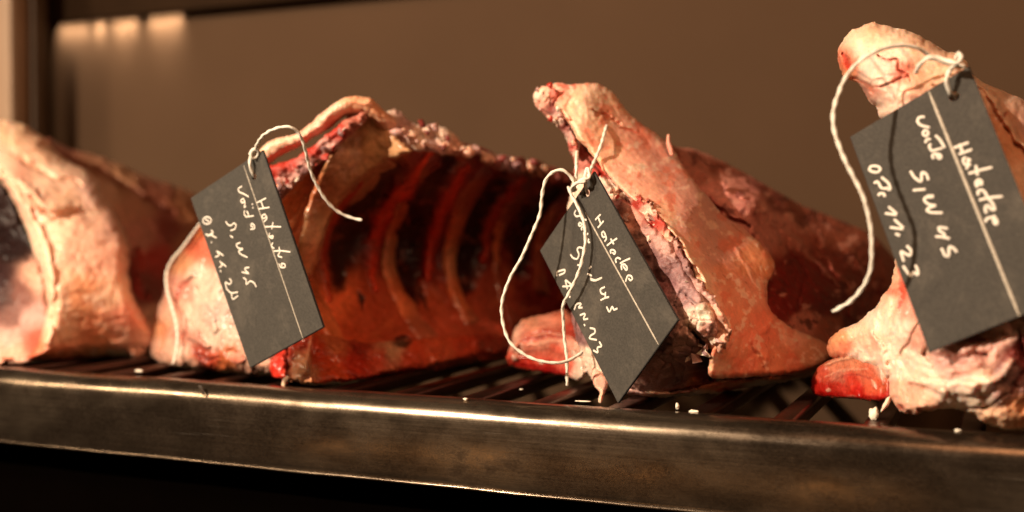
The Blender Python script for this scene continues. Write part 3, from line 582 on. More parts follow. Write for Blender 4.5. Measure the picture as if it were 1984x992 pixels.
relief('crumbled_tip', c3, [(1036, 200), (1034, 186), (1042, 172), (1056, 166), (1072, 168), (1082, 178), (1078, 196), (1090, 214), (1100, 236), (1112, 262), (1120, 285), (1118, 310), (1108, 300), (1098, 270), (1084, 248), (1066, 226), (1048, 212)],
       [(1038, 190, .645), (1070, 180, .638), (1100, 250, .630), (1115, 300, .628)], cp([(1042, 185, WHT), (1055, 175, FATP), (1070, 180, (.6, .2, .15)), (1050, 200, PINK), (1068, 210, MAR), (1080, 222, LPUR), (1075, 235, WHT), (1092, 245, MAR), (1100, 265, LPUR), (1110, 285, (.55, .15, .12)), (1112, 305, WHT)]), M_CRUST,
       edge=(9, .006), rag=(6, 9), disp=[(.004, .007, 'w'), (.0015, .003, 'r')], T=.015, warp=9, soft=4, seed=24, step=2)
relief('under_fat', c3, [(1150, 724), (1170, 738), (1200, 742), (1240, 752), (1300, 758), (1350, 748), (1400, 736), (1470, 730), (1540, 722), (1600, 700), (1600, 712), (1560, 730), (1500, 742), (1440, 752), (1380, 762), (1340, 766), (1290, 770), (1240, 768), (1200, 762), (1165, 752)],
       [(1160, 740, .615), (1300, 768, gy(1300, 770)), (1450, 750, gy(1450, 756)), (1590, 710, gy(1590, 716)), (1300, 755, .606), (1500, 730, .645)],
       cp([(1170, 740, WHT), (1230, 756, LPUR), (1280, 762, FATP), (1330, 756, (.45, .28, .22)), (1380, 748, FATO), (1430, 744, (.5, .28, .16)), (1500, 736, (.45, .24, .13)), (1570, 720, (.4, .2, .1))]), M_FAT,
       edge=(10, .010), rag=(4, 10), disp=[(.003, .010, 'n'), (.001, .004, 'r')], T=.03, warp=10, soft=6, seed=25)
# vertebra piece at the left foot of the cut
relief('vertebra_rim', c3, [(992, 655), (1000, 632), (1020, 616), (1050, 612), (1075, 604), (1098, 602), (1120, 620), (1130, 650), (1120, 672), (1080, 650), (1040, 650), (1012, 668), (996, 680)],
       [(992, 660, .672), (1050, 615, .69), (1110, 610, .69), (1120, 660, .66), (1040, 650, .668)], cp([(1000, 645, FATP), (1030, 625, (.7, .34, .22)), (1060, 625, (.72, .32, .22)), (1090, 612, (.66, .24, .15)), (1110, 630, (.5, .08, .05)), (1060, 645, (.5, .10, .06)), (1020, 655, (.6, .2, .14))]), M_WET,
       edge=(12, .010), rag=(4, 12), disp=[(.003, .010, 'n'), (.0012, .005, 'r')], T=.03, warp=8, soft=6, seed=26, gain=.8)
relief('vertebra_bone', c3, [(980, 694), (988, 670), (1010, 654), (1045, 644), (1080, 644), (1110, 652), (1132, 668), (1150, 690), (1146, 712), (1130, 734), (1118, 738), (1100, 730), (1070, 724), (1030, 718), (1000, 714), (986, 708)],
       [(982, 695, .668), (1000, 712, .672), (1060, 650, .662), (1080, 725, .650), (1140, 700, .635), (1120, 735, .637)],
       cp([(990, 690, (.6, .12, .07)), (1002, 676, FATP), (1025, 672, (.74, .26, .18)), (1050, 665, (.76, .32, .22)), (1080, 680, (.68, .16, .10)), (1050, 695, (.66, .14, .09)), (1100, 668, (.76, .36, .27)), (1125, 680, FATP), (1135, 705, WHT), (1125, 728, WHT), (1095, 705, (.7, .2, .14)), (1060, 716, (.46, .03, .02)), (1020, 708, (.5, .04, .02)), (1095, 724, (.55, .06, .04)), (990, 705, (.5, .05, .03))]), M_WET,
       strokes=[([(1000, 660), (1050, 652), (1100, 655)], 6, -.002, (.4, .04, .03), .6, ''), ([(994, 690), (1002, 698)], 8, .002, WHT, .8, ''), ([(1044, 706), (1050, 708)], 5, .001, WHT, .8, ''), ([(1110, 680), (1122, 710), (1122, 734)], 14, .004, WHT, .8, ''), ([(1010, 690), (1050, 684), (1090, 690)], 16, -.0015, (.55, .16, .10), .6, ''), ([(1020, 668), (1060, 660), (1098, 664)], 7, .001, (.85, .5, .36), .6, ''), ([(990, 706), (1040, 716), (1100, 726)], 9, 0, (.30, .01, .01), .8, '')],
       edge=(6, .005), rag=(2, 12), disp=[(.0018, .014, 'n'), (.0010, .004, 'r')], T=.035, warp=10, soft=4, seed=27, gain=.74, curve=False, step=2)
relief('fat_drip', c3, [(1146, 708), (1156, 710), (1168, 722), (1178, 740), (1176, 752), (1170, 766), (1166, 780), (1158, 778), (1162, 762), (1154, 752), (1147, 736)],
       [(1150, 715, .612), (1175, 750, .600), (1162, 778, .588)], cp([(1150, 720, WHT), (1160, 738, (.7, .2, .14)), (1170, 745, WHT), (1164, 770, FAT)]), M_FAT, edge=(8, .005), rag=(2, 8), disp=[(.001, .005, 'n')], T=.01, seed=28, step=2)
relief('fat_thread', c3, [(1294, 290), (1291, 276), (1293, 262), (1297, 261), (1299, 275), (1304, 290), (1306, 302), (1298, 302)], lambda x, y: np.full(np.shape(x), .668), cp([(1298, 280, PINK)]), M_FAT, edge=(4, .002), rag=(1, 8), T=.004, seed=29, step=1.6)

# ---------------------------------------------------------------- cut 4: right edge
c4 = thing('beef_cut', 'pale fatty beef cut rising to a knob behind the tag at the right edge', 'meat', tuple(P(1900, 820, gy(1900, 825))), G)
relief('fat_side', c4, [(1800, 100), (1850, 112), (1880, 140), (1910, 162), (1950, 178), (1990, 196), (2040, 230), (2100, 330), (2160, 480), (2180, 650), (2150, 800), (2060, 835), (1960, 826), (1900, 720), (1840, 500), (1800, 300)],
       [(1820, 120, .60), (1900, 170, .60), (2000, 220, .615), (1900, 400, .575), (2050, 500, .59), (2150, 600, .63), (1950, 700, .61), (2080, 800, .60), (1850, 300, .585)],
       cp([(1880, 160, FAT), (1920, 190, (.72, .5, .36)), (1960, 200, (.74, .54, .42)), (1910, 260, FATO), (1950, 280, (.72, .40, .24)), (1970, 350, FATY), (1990, 420, (.72, .44, .26)), (2000, 230, LPUR), (1945, 225, (.70, .38, .24)), (2050, 500, FATY), (1960, 700, FATP), (2050, 700, FATO), (1975, 760, FATP), (2060, 800, FATY)]), M_FAT,
       strokes=[([(1890, 160), (1930, 200), (1965, 260), (2000, 300)], 12, .004, FAT, .5, ''), ([(1947, 218), (1950, 224)], 8, -.001, RED, .6, '')],
       edge=(30, .025), rag=(3, 16), disp=[(.004, .025, 'n'), (.001, .006, 'r')], T=.07, warp=12, soft=12, seed=40)
relief('fat_knob', c4, [(1622, 120), (1621, 102), (1630, 80), (1648, 62), (1668, 50), (1692, 43), (1712, 50), (1740, 55), (1775, 66), (1800, 80), (1830, 98), (1856, 104), (1872, 122), (1884, 150), (1900, 200), (1880, 300), (1800, 320), (1740, 300), (1716, 240), (1702, 226), (1696, 206), (1684, 196), (1676, 180), (1660, 160), (1640, 152), (1630, 140)],
       [(1625, 110, .600), (1660, 70, .592), (1700, 55, .590), (1800, 90, .585), (1870, 130, .58), (1700, 140, .570), (1760, 180, .562), (1720, 220, .572), (1840, 250, .56), (1640, 140, .588)],
       cp([(1640, 110, (.7, .3, .2)), (1650, 80, FAT), (1690, 60, FATY), (1700, 85, FAT), (1740, 70, FAT), (1780, 85, FATY), (1830, 108, FATY), (1800, 120, FAT), (1860, 130, FAT), (1670, 105, WHT), (1690, 130, (.74, .56, .48)), (1720, 125, (.74, .56, .48)), (1740, 100, WHT), (1750, 140, (.6, .2, .14)), (1700, 150, WHT), (1730, 180, WHT), (1705, 200, WHT), (1690, 180, PINK), (1760, 170, FATP), (1790, 150, FATY), (1642, 125, RED), (1640, 140, FATO), (1800, 200, FATP), (1850, 180, FAT)]), M_FAT,
       strokes=[([(1634, 105), (1640, 118), (1646, 126)], 11, -.006, RED, .8, ''), ([(1700, 110), (1720, 118), (1738, 115), (1742, 135), (1760, 145), (1765, 160)], 4, -.004, (.55, .12, .08), .7, ''), ([(1690, 170), (1710, 168), (1740, 155), (1760, 150)], 4, -.003, (.55, .14, .1), .7, ''), ([(1655, 150), (1680, 165), (1690, 180)], 9, -.003, (.7, .26, .18), .7, '')],
       flakes=(1715, 150, (50, 50), .016, .0010), edge=(28, .022), rag=(4, 13), disp=[(.003, .014, 'n'), (.0012, .005, 'r')], T=.04, warp=9, soft=7, seed=41)
relief('cut_face', c4, [(1738, 498), (1728, 540), (1712, 572), (1690, 600), (1668, 620), (1640, 632), (1618, 645), (1606, 662), (1608, 690), (1640, 700), (1700, 720), (1718, 745), (1724, 772), (1745, 795), (1770, 804), (1800, 796), (1840, 790), (1880, 800), (1910, 820), (1950, 832), (1990, 834), (2060, 830), (2100, 760), (2060, 640), (2000, 520), (1900, 440), (1800, 430)],
       [(1740, 510, .600), (1620, 650, .625), (1615, 690, .63), (1690, 620, .60), (1720, 740, .590), (1770, 800, .566), (1950, 822, .557), (1800, 600, .553), (1880, 690, .541), (1950, 600, .546), (1850, 780, .552), (2050, 780, .566), (1900, 620, .562), (1900, 450, .582), (2060, 560, .590), (1800, 450, .590)],
       cp([(1735, 530, FATY), (1745, 560, (.72, .26, .18)), (1720, 590, FAT), (1700, 620, WHT), (1660, 640, FAT), (1625, 660, FATO), (1612, 690, (.7, .3, .18)), (1660, 690, WHT), (1640, 680, (.7, .25, .15)), (1700, 690, WHT), (1690, 670, FATP), (1760, 600, PINK), (1750, 640, WHT), (1770, 650, PINK), (1740, 700, WHT), (1780, 700, WHT), (1800, 740, WHT), (1770, 760, FATP),
           (1840, 690, LPUR), (1880, 680, (.66, .42, .36)), (1920, 660, (.68, .44, .38)), (1950, 640, (.72, .5, .43)), (1850, 730, (.7, .5, .44)), (1900, 750, WHT), (1850, 770, WHT), (1745, 780, FATP), (1790, 785, FATP), (1980, 680, MAR), (1960, 740, PUR), (1975, 790, FATO), (1930, 810, FATY), (1950, 760, LPUR), (1800, 540, (.6, .4, .35))]), M_FAT,
       strokes=[([(1740, 520), (1752, 570), (1744, 600)], 9, -.003, (.6, .08, .05), .7, ''), ([(1800, 680), (1830, 700), (1900, 690)], 26, -.006, (.55, .34, .30), .5, ''), ([(1760, 740), (1850, 756), (1930, 740), (1960, 700)], 22, .005, WHT, .5, ''),
                ([(1740, 785), (1748, 794)], 8, -.004, RED, .7, ''), ([(1775, 785), (1785, 795)], 8, -.004, RED, .7, ''), ([(1975, 640), (1985, 700), (1960, 760)], 10, -.004, MAR, .6, ''), ([(1690, 640), (1710, 690), (1715, 740)], 12, .004, WHT, .4, ''),
                ([(1840, 798), (1900, 790), (1960, 760)], 5, -.003, BRN, .6, '')],
       edge=(20, .018), rag=(6, 14), disp=[(.005, .018, 'n'), (.0025, .008, 'r'), (.0015, .006, 'w')], T=.06, warp=13, soft=6, seed=42)
relief('red_bone', c4, [(1571, 752), (1574, 730), (1584, 712), (1604, 698), (1640, 686), (1672, 682), (1700, 688), (1718, 704), (1724, 740), (1724, 768), (1706, 778), (1680, 776), (1640, 772), (1600, 770), (1578, 766)],
       [(1573, 750, .640), (1610, 700, .636), (1680, 685, .612), (1720, 760, .592), (1640, 772, .618), (1580, 768, .640)],
       cp([(1580, 745, (.55, .03, .02)), (1592, 725, (.62, .12, .07)), (1620, 708, (.7, .28, .17)), (1660, 700, (.72, .3, .18)), (1625, 730, (.68, .26, .18)), (1650, 740, (.60, .07, .04)), (1680, 725, (.7, .2, .12)), (1700, 750, (.72, .16, .08)), (1620, 755, (.55, .05, .03)), (1660, 765, (.52, .02, .012)), (1600, 766, (.5, .02, .012)), (1710, 770, (.56, .04, .03)), (1712, 715, FATP)]), M_WET,
       strokes=[([(1600, 756), (1606, 759)], 8, .001, FATP, .8, ''), ([(1640, 766), (1660, 769)], 5, .001, FATP, .8, ''), ([(1690, 735), (1694, 755)], 4, .001, FATP, .8, ''), ([(1600, 705), (1640, 690), (1690, 684)], 7, .002, FATY, .6, ''), ([(1600, 728), (1640, 716), (1680, 716)], 6, .0006, (.86, .46, .32), .6, ''), ([(1610, 742), (1650, 728), (1690, 734)], 5, -.0006, (.45, .08, .06), .6, ''), ([(1582, 762), (1640, 768), (1716, 774)], 9, 0, (.34, .008, .006), .8, ''), ([(1700, 710), (1708, 745)], 5, .0015, WHT, .6, '')],
       edge=(6, .005), rag=(1.5, 12), disp=[(.0015, .014, 'n'), (.0010, .004, 'r')], T=.03, warp=10, soft=4, seed=43, gain=.70, curve=False, step=2)
relief('fat_drip', c4, [(1718, 770), (1726, 766), (1724, 782), (1712, 796), (1706, 800), (1708, 790)], lambda x, y: np.full(np.shape(x), .592), cp([(1718, 780, WHT)]), M_FAT, edge=(5, .003), rag=(1, 8), T=.004, step=1.6, seed=44)

# ---------------------------------------------------------------- cut 1: left edge, out of focus
c1 = thing('beef_cut', 'blurred fat covered beef cut at the left edge with a dark hollow', 'meat', tuple(P(120, 700, gy(120, 702))), G)
relief('flank', c1, [(90, 268), (130, 286), (180, 300), (230, 318), (290, 345), (345, 362), (390, 385), (420, 440), (420, 540), (380, 640), (320, 690), (250, 690), (180, 520), (110, 400), (70, 300)],
       [(100, 280, .74), (250, 330, .80), (400, 400, .87), (400, 560, .80), (330, 680, .71), (200, 450, .70), (250, 600, .66)],
       cp([(130, 300, BRN), (180, 320, (.38, .2, .12)), (240, 350, (.36, .2, .11)), (300, 370, BRN), (360, 395, (.34, .16, .08)), (200, 370, (.6, .4, .3)), (260, 400, (.5, .28, .2)), (320, 440, MAR), (280, 450, (.5, .25, .2)), (300, 500, (.4, .05, .04)), (330, 540, (.36, .05, .04)), (360, 480, (.34, .16, .1)), (280, 560, MAR), (310, 620, FATP), (350, 600, (.5, .2, .15))]), M_CRUST,
       strokes=[([(110, 290), (220, 350), (330, 410)], 12, -.004, DRED, .5, ''), ([(260, 480), (262, 540), (280, 580)], 22, -.005, (.34, .03, .02), .8, '')],
       edge=(36, .03), rag=(3, 18), disp=[(.006, .04, 'n'), (.0025, .012, 'r')], T=.06, warp=18, soft=8, seed=60)
relief('cut_face', c1, [(-120, 300), (-40, 330), (10, 360), (40, 420), (70, 480), (90, 560), (96, 620), (88, 670), (40, 704), (-40, 706), (-120, 706)],
       [(-100, 400, .63), (0, 400, .64), (60, 500, .64), (80, 640, .62), (20, 702, gy(20, 706)), (-100, 700, .60), (0, 560, .665)],
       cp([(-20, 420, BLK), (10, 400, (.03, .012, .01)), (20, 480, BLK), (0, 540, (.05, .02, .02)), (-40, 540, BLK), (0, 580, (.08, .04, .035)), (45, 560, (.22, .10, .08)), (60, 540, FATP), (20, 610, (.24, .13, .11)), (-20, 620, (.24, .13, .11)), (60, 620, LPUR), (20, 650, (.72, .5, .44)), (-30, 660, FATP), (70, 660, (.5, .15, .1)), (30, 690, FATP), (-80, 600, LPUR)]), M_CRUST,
       edge=(18, .014), rag=(5, 14), disp=[(.005, .018, 'n'), (.002, .007, 'r')], T=.05, warp=14, soft=7, seed=61)
relief('fat_cap', c1, [(-120, 250), (-60, 238), (-10, 231), (30, 236), (62, 250), (88, 272), (110, 296), (140, 316), (170, 332), (192, 356), (200, 380), (222, 408), (240, 440), (252, 480), (250, 530), (262, 580), (290, 620), (320, 650), (320, 680), (270, 688), (200, 690), (140, 696), (80, 700), (30, 700), (0, 694), (60, 680), (82, 640), (92, 590), (80, 530), (64, 480), (40, 420), (10, 360), (-40, 330), (-120, 320)],
       [(-100, 300, .63), (0, 250, .66), (80, 290, .675), (20, 350, .625), (100, 400, .63), (180, 380, .67), (100, 520, .605), (200, 500, .635), (90, 680, .595), (200, 685, gy(200, 692)), (310, 670, .67), (250, 600, .64), (60, 450, .615)],
       cp([(-20, 260, FATY), (20, 260, (.76, .55, .38)), (60, 290, FATY), (0, 300, FAT), (40, 330, FATP), (90, 340, FAT), (130, 350, (.72, .5, .38)), (70, 380, (.76, .5, .38)), (130, 400, FATY), (170, 370, (.7, .5, .42)), (110, 430, FAT), (180, 430, (.74, .5, .38)), (220, 440, (.6, .38, .3)), (90, 480, FAT), (150, 500, FATP), (210, 500, FATP), (110, 560, FATY), (160, 570, FATO), (220, 570, FATY), (120, 640, FATY), (180, 640, (.72, .34, .2)), (240, 620, (.72, .3, .2)), (280, 660, FATP), (50, 690, (.6, .16, .08)), (110, 685, (.66, .26, .14)), (200, 680, FATO), (240, 640, FATP)]), M_FAT,
       strokes=[([(0, 330), (60, 420), (90, 500), (96, 600), (88, 660)], 16, .004, FAT, .6, ''), ([(20, 300), (80, 330), (150, 360)], 10, -.003, (.62, .35, .22), .5, ''), ([(40, 350), (90, 395), (150, 400)], 14, .003, FAT, .4, ''), ([(60, 380), (110, 420), (170, 410)], 10, -.003, (.55, .3, .2), .5, '')],
       edge=(28, .024), rag=(4, 16), disp=[(.0032, .028, 'n'), (.0012, .010, 'n'), (.0005, .005, 'r')], T=.05, warp=16, soft=9, seed=62, colnoise=[((.84, .66, .52), 18, .22, .5)])

def shards(name, parent, poly, n, size, cols, Yf, seed, m=M_CRUST, lift=.002, thick=.14, smooth=False):
    # loose dried scales standing off the surface
    rng = np.random.RandomState(seed); poly = np.array(poly, float); lo, hi = poly.min(0), poly.max(0); V = []; Q = []; C = []; k = 0
    while k < n:
        x, y = rng.uniform(lo[0], hi[0]), rng.uniform(lo[1], hi[1])
        if not inside(np.array([x]), np.array([y]), poly)[0]: continue
        k += 1; c = P(x, y, float(Yf(np.array([x]), np.array([y]))[0]) - lift * rng.uniform(0.2, 1)); sz = size * rng.uniform(0.4, 1.3)
        nv = np.array([.399, -.917, 0.2]) + rng.normal(0, .55, 3); nv /= np.linalg.norm(nv); a = np.cross(nv, rng.normal(0, 1, 3)); a /= np.linalg.norm(a); b = np.cross(nv, a)
        K = 7; o = len(V); col = np.array(cols[rng.randint(len(cols))]) * rng.uniform(.8, 1.1); asp = rng.uniform(.5, 1.0)
        ang = np.sort(rng.uniform(0, 2 * math.pi, K)); rad = sz * rng.uniform(.6, 1.1, K)
        for z in (.5, -.5):
            for t_, q in zip(ang, rad): V.append(c + a * q * math.cos(t_) + b * q * asp * math.sin(t_) + nv * (z * sz * thick + sz * .2 * math.cos(2 * t_))); C.append(col)
        V.append(c + nv * sz * thick * 1.1); V.append(c - nv * sz * thick * 1.1); C += [col, col]
        for i in range(K):
            j = (i + 1) % K; Q += [(o + i, o + j, o + 2 * K), (o + K + j, o + K + i, o + 2 * K + 1), (o + i, o + K + i, o + K + j), (o + i, o + K + j, o + j)]
    me = np_mesh(name, V, Q, np.clip(np.array(C) ** 1.16 * 1.08, 0, .92), smooth=smooth); link(name, me, m, parent)
shards('crust_flakes', c3, [(1290, 600), (1345, 570), (1385, 610), (1400, 660), (1370, 700), (1300, 700), (1270, 650)], 38, .0044, [LPUR, WHT, LPUR, FATP, PUR], tps([(1290, 600, .586), (1345, 570, .584), (1400, 660, .581), (1300, 700, .594), (1270, 650, .590)]), 3)
shards('frayed_scraps', c3, [(1165, 345), (1215, 370), (1266, 425), (1330, 528), (1390, 610), (1370, 630), (1284, 524), (1238, 450), (1180, 382)], 18, .0026, [LPUR, FATP, WHT, RED], tps([(1170, 350, .618), (1250, 420, .599), (1300, 500, .586), (1370, 620, .580), (1200, 400, .608)]), 4)
shards('tip_crumbs', c3, [(1036, 205), (1036, 172), (1060, 162), (1084, 170), (1080, 200), (1100, 245), (1120, 300), (1108, 300), (1082, 248), (1050, 215)], 14, .0022, [WHT, FATP, LPUR, PINK, RED], tps([(1038, 190, .640), (1070, 180, .633), (1100, 250, .626), (1115, 300, .622), (1060, 210, .632)]), 5, M_FAT, .002, .6, True)
shards('fat_crumbs', c2, [(745, 225), (800, 234), (860, 250), (900, 275), (960, 298), (1060, 322), (1050, 345), (950, 315), (880, 292), (800, 285), (760, 258)], 26, .0042, [LPUR, FATP, FATP, PUR, MAR], tps([(745, 235, .620), (830, 265, .643), (900, 285, .67), (1000, 320, .727), (1100, 348, .785)]), 6, M_FAT, .0012, .6, True)
shards('muscle_crumbs', c2, [(520, 345), (600, 305), (680, 235), (705, 232), (640, 298), (560, 365), (535, 430), (515, 420)], 22, .0032, [LPUR, PUR, LPUR, WHT, RED], tps([(510, 330, .588), (600, 290, .592), (700, 225, .604), (540, 470, .596), (600, 340, .599)]), 8)

# ================================================================ slate tags
def tag(label, centre_t, da, db, corners, hole, hole_r, strokes, sc, off, pw, line, group='slate tags tied to the beef'):
    TL, TR, BR, BL = corners; k = centre_t / F
    A = {'TL': -da / 2 - db / 2, 'TR': -da / 2 + db / 2, 'BR': da / 2 + db / 2, 'BL': da / 2 - db / 2}
    pts = [PT(*TL, centre_t + A['TL'] * k), PT(*TR, centre_t + A['TR'] * k), PT(*BR, centre_t + A['BR'] * k), PT(*BL, centre_t + A['BL'] * k)]
    c = np.mean(pts, 0); n = np.cross(pts[1] - pts[0], pts[3] - pts[0]); n /= np.linalg.norm(n)
    if n.dot(c) > 0: n = -n                                    # towards the camera
    def onp(x, y, up=0.0):
        r = ray(x, y); return r * ((c.dot(n) + up) / r.dot(n))[..., None] if np.ndim(x) else r * ((c.dot(n) + up) / r.dot(n))
    t = thing('slate_tag', label, 'tag', tuple(c), group)
    T = [onp(*q) for q in corners]; hc = onp(*hole)
    e1 = (T[1] - T[0]) / np.linalg.norm(T[1] - T[0]); e2 = np.cross(n, e1)
    N = 48; inn = []; outp = []; q2 = [((p - hc).dot(e1), (p - hc).dot(e2)) for p in T]
    angs = sorted([2 * math.pi * i / N for i in range(N)] + [math.atan2(b, a) % (2 * math.pi) for a, b in q2])
    for a in angs:
        dx, dy = math.cos(a), math.sin(a); best = 9
        for i in range(4):
            (x1, y1), (x2, y2) = q2[i], q2[(i + 1) % 4]; den = dx * (y2 - y1) - dy * (x2 - x1)
            if abs(den) < 1e-12: continue
            s = (x1 * (y2 - y1) - y1 * (x2 - x1)) / den; u = (x1 * dy - y1 * dx) / den
            if s > 0 and -1e-6 <= u <= 1 + 1e-6: best = min(best, s)
        inn.append(hc + (e1 * dx + e2 * dy) * hole_r); outp.append(hc + (e1 * dx + e2 * dy) * best)
    th = 0.0016; bv = 0.00025; K = len(angs)
    def shrink(p, d): v = hc - p; return p + v / np.linalg.norm(v) * d
    rings = [[p for p in inn], [shrink(p, bv * 1.4) for p in outp], [p - n * bv for p in outp], [p - n * th for p in outp], [p - n * th for p in inn]]
    V = [v for r in rings for v in r]; Fq = []; mi = []
    for r in range(5):
        for k2 in range(K):
            k3 = (k2 + 1) % K; r2 = (r + 1) % 5
            Fq.append((r * K + k2, r * K + k3, r2 * K + k3, r2 * K + k2)); mi.append(0 if r in (0, 3) else 1)
    me = bpy.data.meshes.new('card'); me.from_pydata([tuple(map(float, v)) for v in V], [], Fq)
    for p, i in zip(me.polygons, mi): p.material_index = i
    me.update(); link('card', me, [M_TAG, M_EDGE], t)
    paths = []
    for s in strokes:
        if len(s) == 2: s = [s[0], ((s[0][0] + s[1][0]) / 2, (s[0][1] + s[1][1]) / 2), s[1]]
        paths.append([onp(x / sc + off[0], y / sc + off[1], 0) + n * 0.00012 for x, y in s])
    tube('handwriting', paths, pw / 2 * centre_t / F, M_CHALK, t, flat=n, n=5)
    lp = [onp(*line[0]) + n * .00005, (onp(*line[0]) + onp(*line[1])) / 2 + n * .00005, onp(*line[1]) + n * .00005]
    tube('scored_line', [lp], line[2] / 2 * centre_t / F, M_LINE, t, flat=n, n=5)
    random.seed(int(hole[0]))
    sp = []                                                       # specks of dust
    return t, onp, n
OV = lambda cx, cy, rx, ry: [(cx + rx * math.cos(a), cy + ry * math.sin(a)) for a in [i * math.pi / 4 for i in range(9)]]
W1 = [[(378, 80), (350, 96), (354, 122), (390, 135), (428, 158)], [(392, 170), (368, 182), (376, 204), (398, 196), (390, 172), (402, 200), (392, 240), (408, 226)], [(452, 210), (458, 216)], [(456, 236), (462, 242)],
      [(398, 258), (393, 285), (412, 312), (430, 290), (412, 262)], [(425, 305), (466, 298)], [(440, 398), (474, 394), (470, 368), (450, 352), (442, 375), (462, 380)],
      [(258, 340), (275, 366), (298, 372), (318, 350), (337, 366), (328, 396), (294, 408)], [(290, 445), (312, 460)], [(366, 496), (332, 510), (350, 540), (394, 542), (348, 560), (372, 585), (420, 606)],
      [(432, 680), (396, 684), (408, 708), (436, 728), (376, 714)], [(388, 755), (412, 772), (408, 812), (438, 778), (468, 792), (485, 825)],
      OV(120, 333, 33, 28), [(106, 322), (136, 342)], [(150, 404), (168, 420), (146, 446), (108, 434)], [(150, 440), (190, 462)], [(124, 450), (158, 424)], [(150, 490), (156, 498)],
      [(190, 556), (214, 590), (180, 604)], [(200, 562), (242, 594)], [(214, 632), (236, 664), (210, 680)], [(228, 646), (262, 674)], [(216, 702), (224, 712)],
      [(285, 762), (304, 784), (288, 808), (250, 784), (266, 838)], [(262, 836), (298, 872), (348, 862)], [(300, 872), (308, 922), (350, 888)],
      [(488, 202), (556, 168)], [(500, 248), (582, 236)], [(516, 186), (538, 242)], [(552, 286), (524, 296), (534, 322), (560, 306), (548, 286), (566, 318), (540, 344)], [(548, 380), (604, 378), (668, 380)], [(608, 346), (598, 398)],
      [(582, 425), (578, 455), (604, 468), (612, 446), (586, 450)], [(606, 496), (594, 524), (618, 542)], [(612, 560), (668, 556), (736, 566)], [(652, 530), (660, 566), (640, 596), (676, 606)], [(652, 652), (664, 682), (700, 680), (696, 654), (668, 650), (674, 672)]]
W2 = [[(180, 82), (162, 100), (168, 122), (208, 118)], [(212, 150), (190, 166), (196, 186), (216, 176), (208, 152), (228, 190), (208, 205)], [(232, 205), (212, 226), (232, 244), (256, 226)], [(246, 262), (250, 286), (266, 278), (262, 258)],
      [(175, 314), (196, 306), (216, 320), (208, 346), (184, 344), (186, 368), (166, 382), (142, 350)], [(182, 412), (202, 416)], [(264, 424), (256, 444), (276, 468), (250, 478)], [(260, 494), (288, 508), (332, 490)],
      [(348, 546), (318, 560), (326, 586), (350, 592)], [(322, 626), (348, 612), (374, 606)], [(352, 576), (350, 616)], [(358, 664), (376, 702), (392, 658), (402, 686), (424, 674)],
      [(58, 440), (54, 474), (84, 482), (112, 472), (114, 438), (86, 430), (58, 440)], [(80, 446), (84, 474)], [(92, 524), (100, 552), (124, 534), (122, 506)], [(106, 530), (152, 546)], [(132, 598), (140, 610)],
      [(164, 684), (176, 646), (210, 644), (186, 672), (214, 670)], [(198, 716), (234, 702), (216, 744), (248, 736)], [(222, 770), (229, 780)], [(258, 792), (288, 798), (290, 822), (262, 838), (252, 856), (300, 864)], [(314, 874), (332, 904), (300, 908), (308, 944), (278, 926)],
      [(318, 110), (294, 152)], [(340, 156), (298, 190)], [(306, 132), (322, 174)], [(350, 212), (326, 226), (334, 250), (354, 240), (346, 214), (362, 242), (340, 266)], [(424, 252), (388, 280), (356, 302)], [(382, 258), (402, 292)],
      [(384, 318), (380, 346), (402, 352), (406, 330), (388, 342)], [(432, 362), (408, 382), (416, 404), (438, 396)], [(504, 374), (468, 392), (430, 416)], [(452, 378), (460, 420), (488, 440), (462, 448)], [(476, 518), (488, 484), (516, 484), (514, 508), (484, 500)]]
W3 = [[(335, 75), (300, 84), (296, 112), (330, 126), (365, 135)], [(352, 150), (324, 162), (330, 200), (356, 186), (346, 152), (362, 186), (344, 216)], [(392, 172), (420, 190), (442, 240), (402, 242)], [(372, 210), (358, 236), (382, 266), (430, 246)], [(376, 298), (374, 272), (404, 264), (402, 292), (424, 300), (430, 276)],
      [(258, 362), (284, 400), (306, 426), (350, 412), (346, 384), (316, 366)], [(270, 466), (345, 460)], [(385, 495), (330, 508), (352, 530), (402, 548), (345, 564), (354, 582), (436, 588)],
      [(466, 670), (404, 664), (418, 692), (472, 724), (390, 714)], [(426, 770), (460, 830), (465, 768), (488, 786), (502, 766), (536, 830)], [(40, 332), (32, 352), (40, 370), (98, 372), (104, 348), (92, 336), (40, 332)],
      [(112, 394), (138, 410), (158, 466)], [(146, 424), (104, 440), (78, 432)], [(88, 478), (92, 500), (122, 504), (120, 490)], [(124, 592), (140, 552), (160, 588)], [(140, 556), (186, 600)], [(148, 660), (170, 622), (188, 650)], [(172, 630), (226, 680)], [(178, 692), (182, 714), (206, 716), (200, 700)],
      [(232, 758), (268, 790), (240, 804), (204, 788), (224, 846)], [(220, 874), (264, 930), (290, 860), (302, 926)], [(500, 236), (576, 210)], [(518, 276), (592, 244)], [(528, 214), (556, 266)],
      [(574, 284), (532, 294), (540, 326), (574, 318), (560, 286), (576, 320), (568, 352)], [(568, 376), (636, 360), (702, 344)], [(610, 334), (626, 378)], [(606, 442), (600, 410), (632, 396), (642, 430), (618, 446), (612, 418)], [(624, 520), (612, 486), (648, 464), (664, 482)],
      [(628, 516), (690, 500), (756, 496)], [(680, 478), (698, 520), (658, 548), (664, 590), (714, 580), (696, 536)], [(664, 642), (666, 616), (722, 614), (728, 648), (700, 654)]]
def rs(sc, ox, oy, L, tsc=1.0, tox=0, toy=0): return [[((x / sc + ox - tox) * tsc, (y / sc + oy - toy) * tsc) for x, y in st] for st in L]
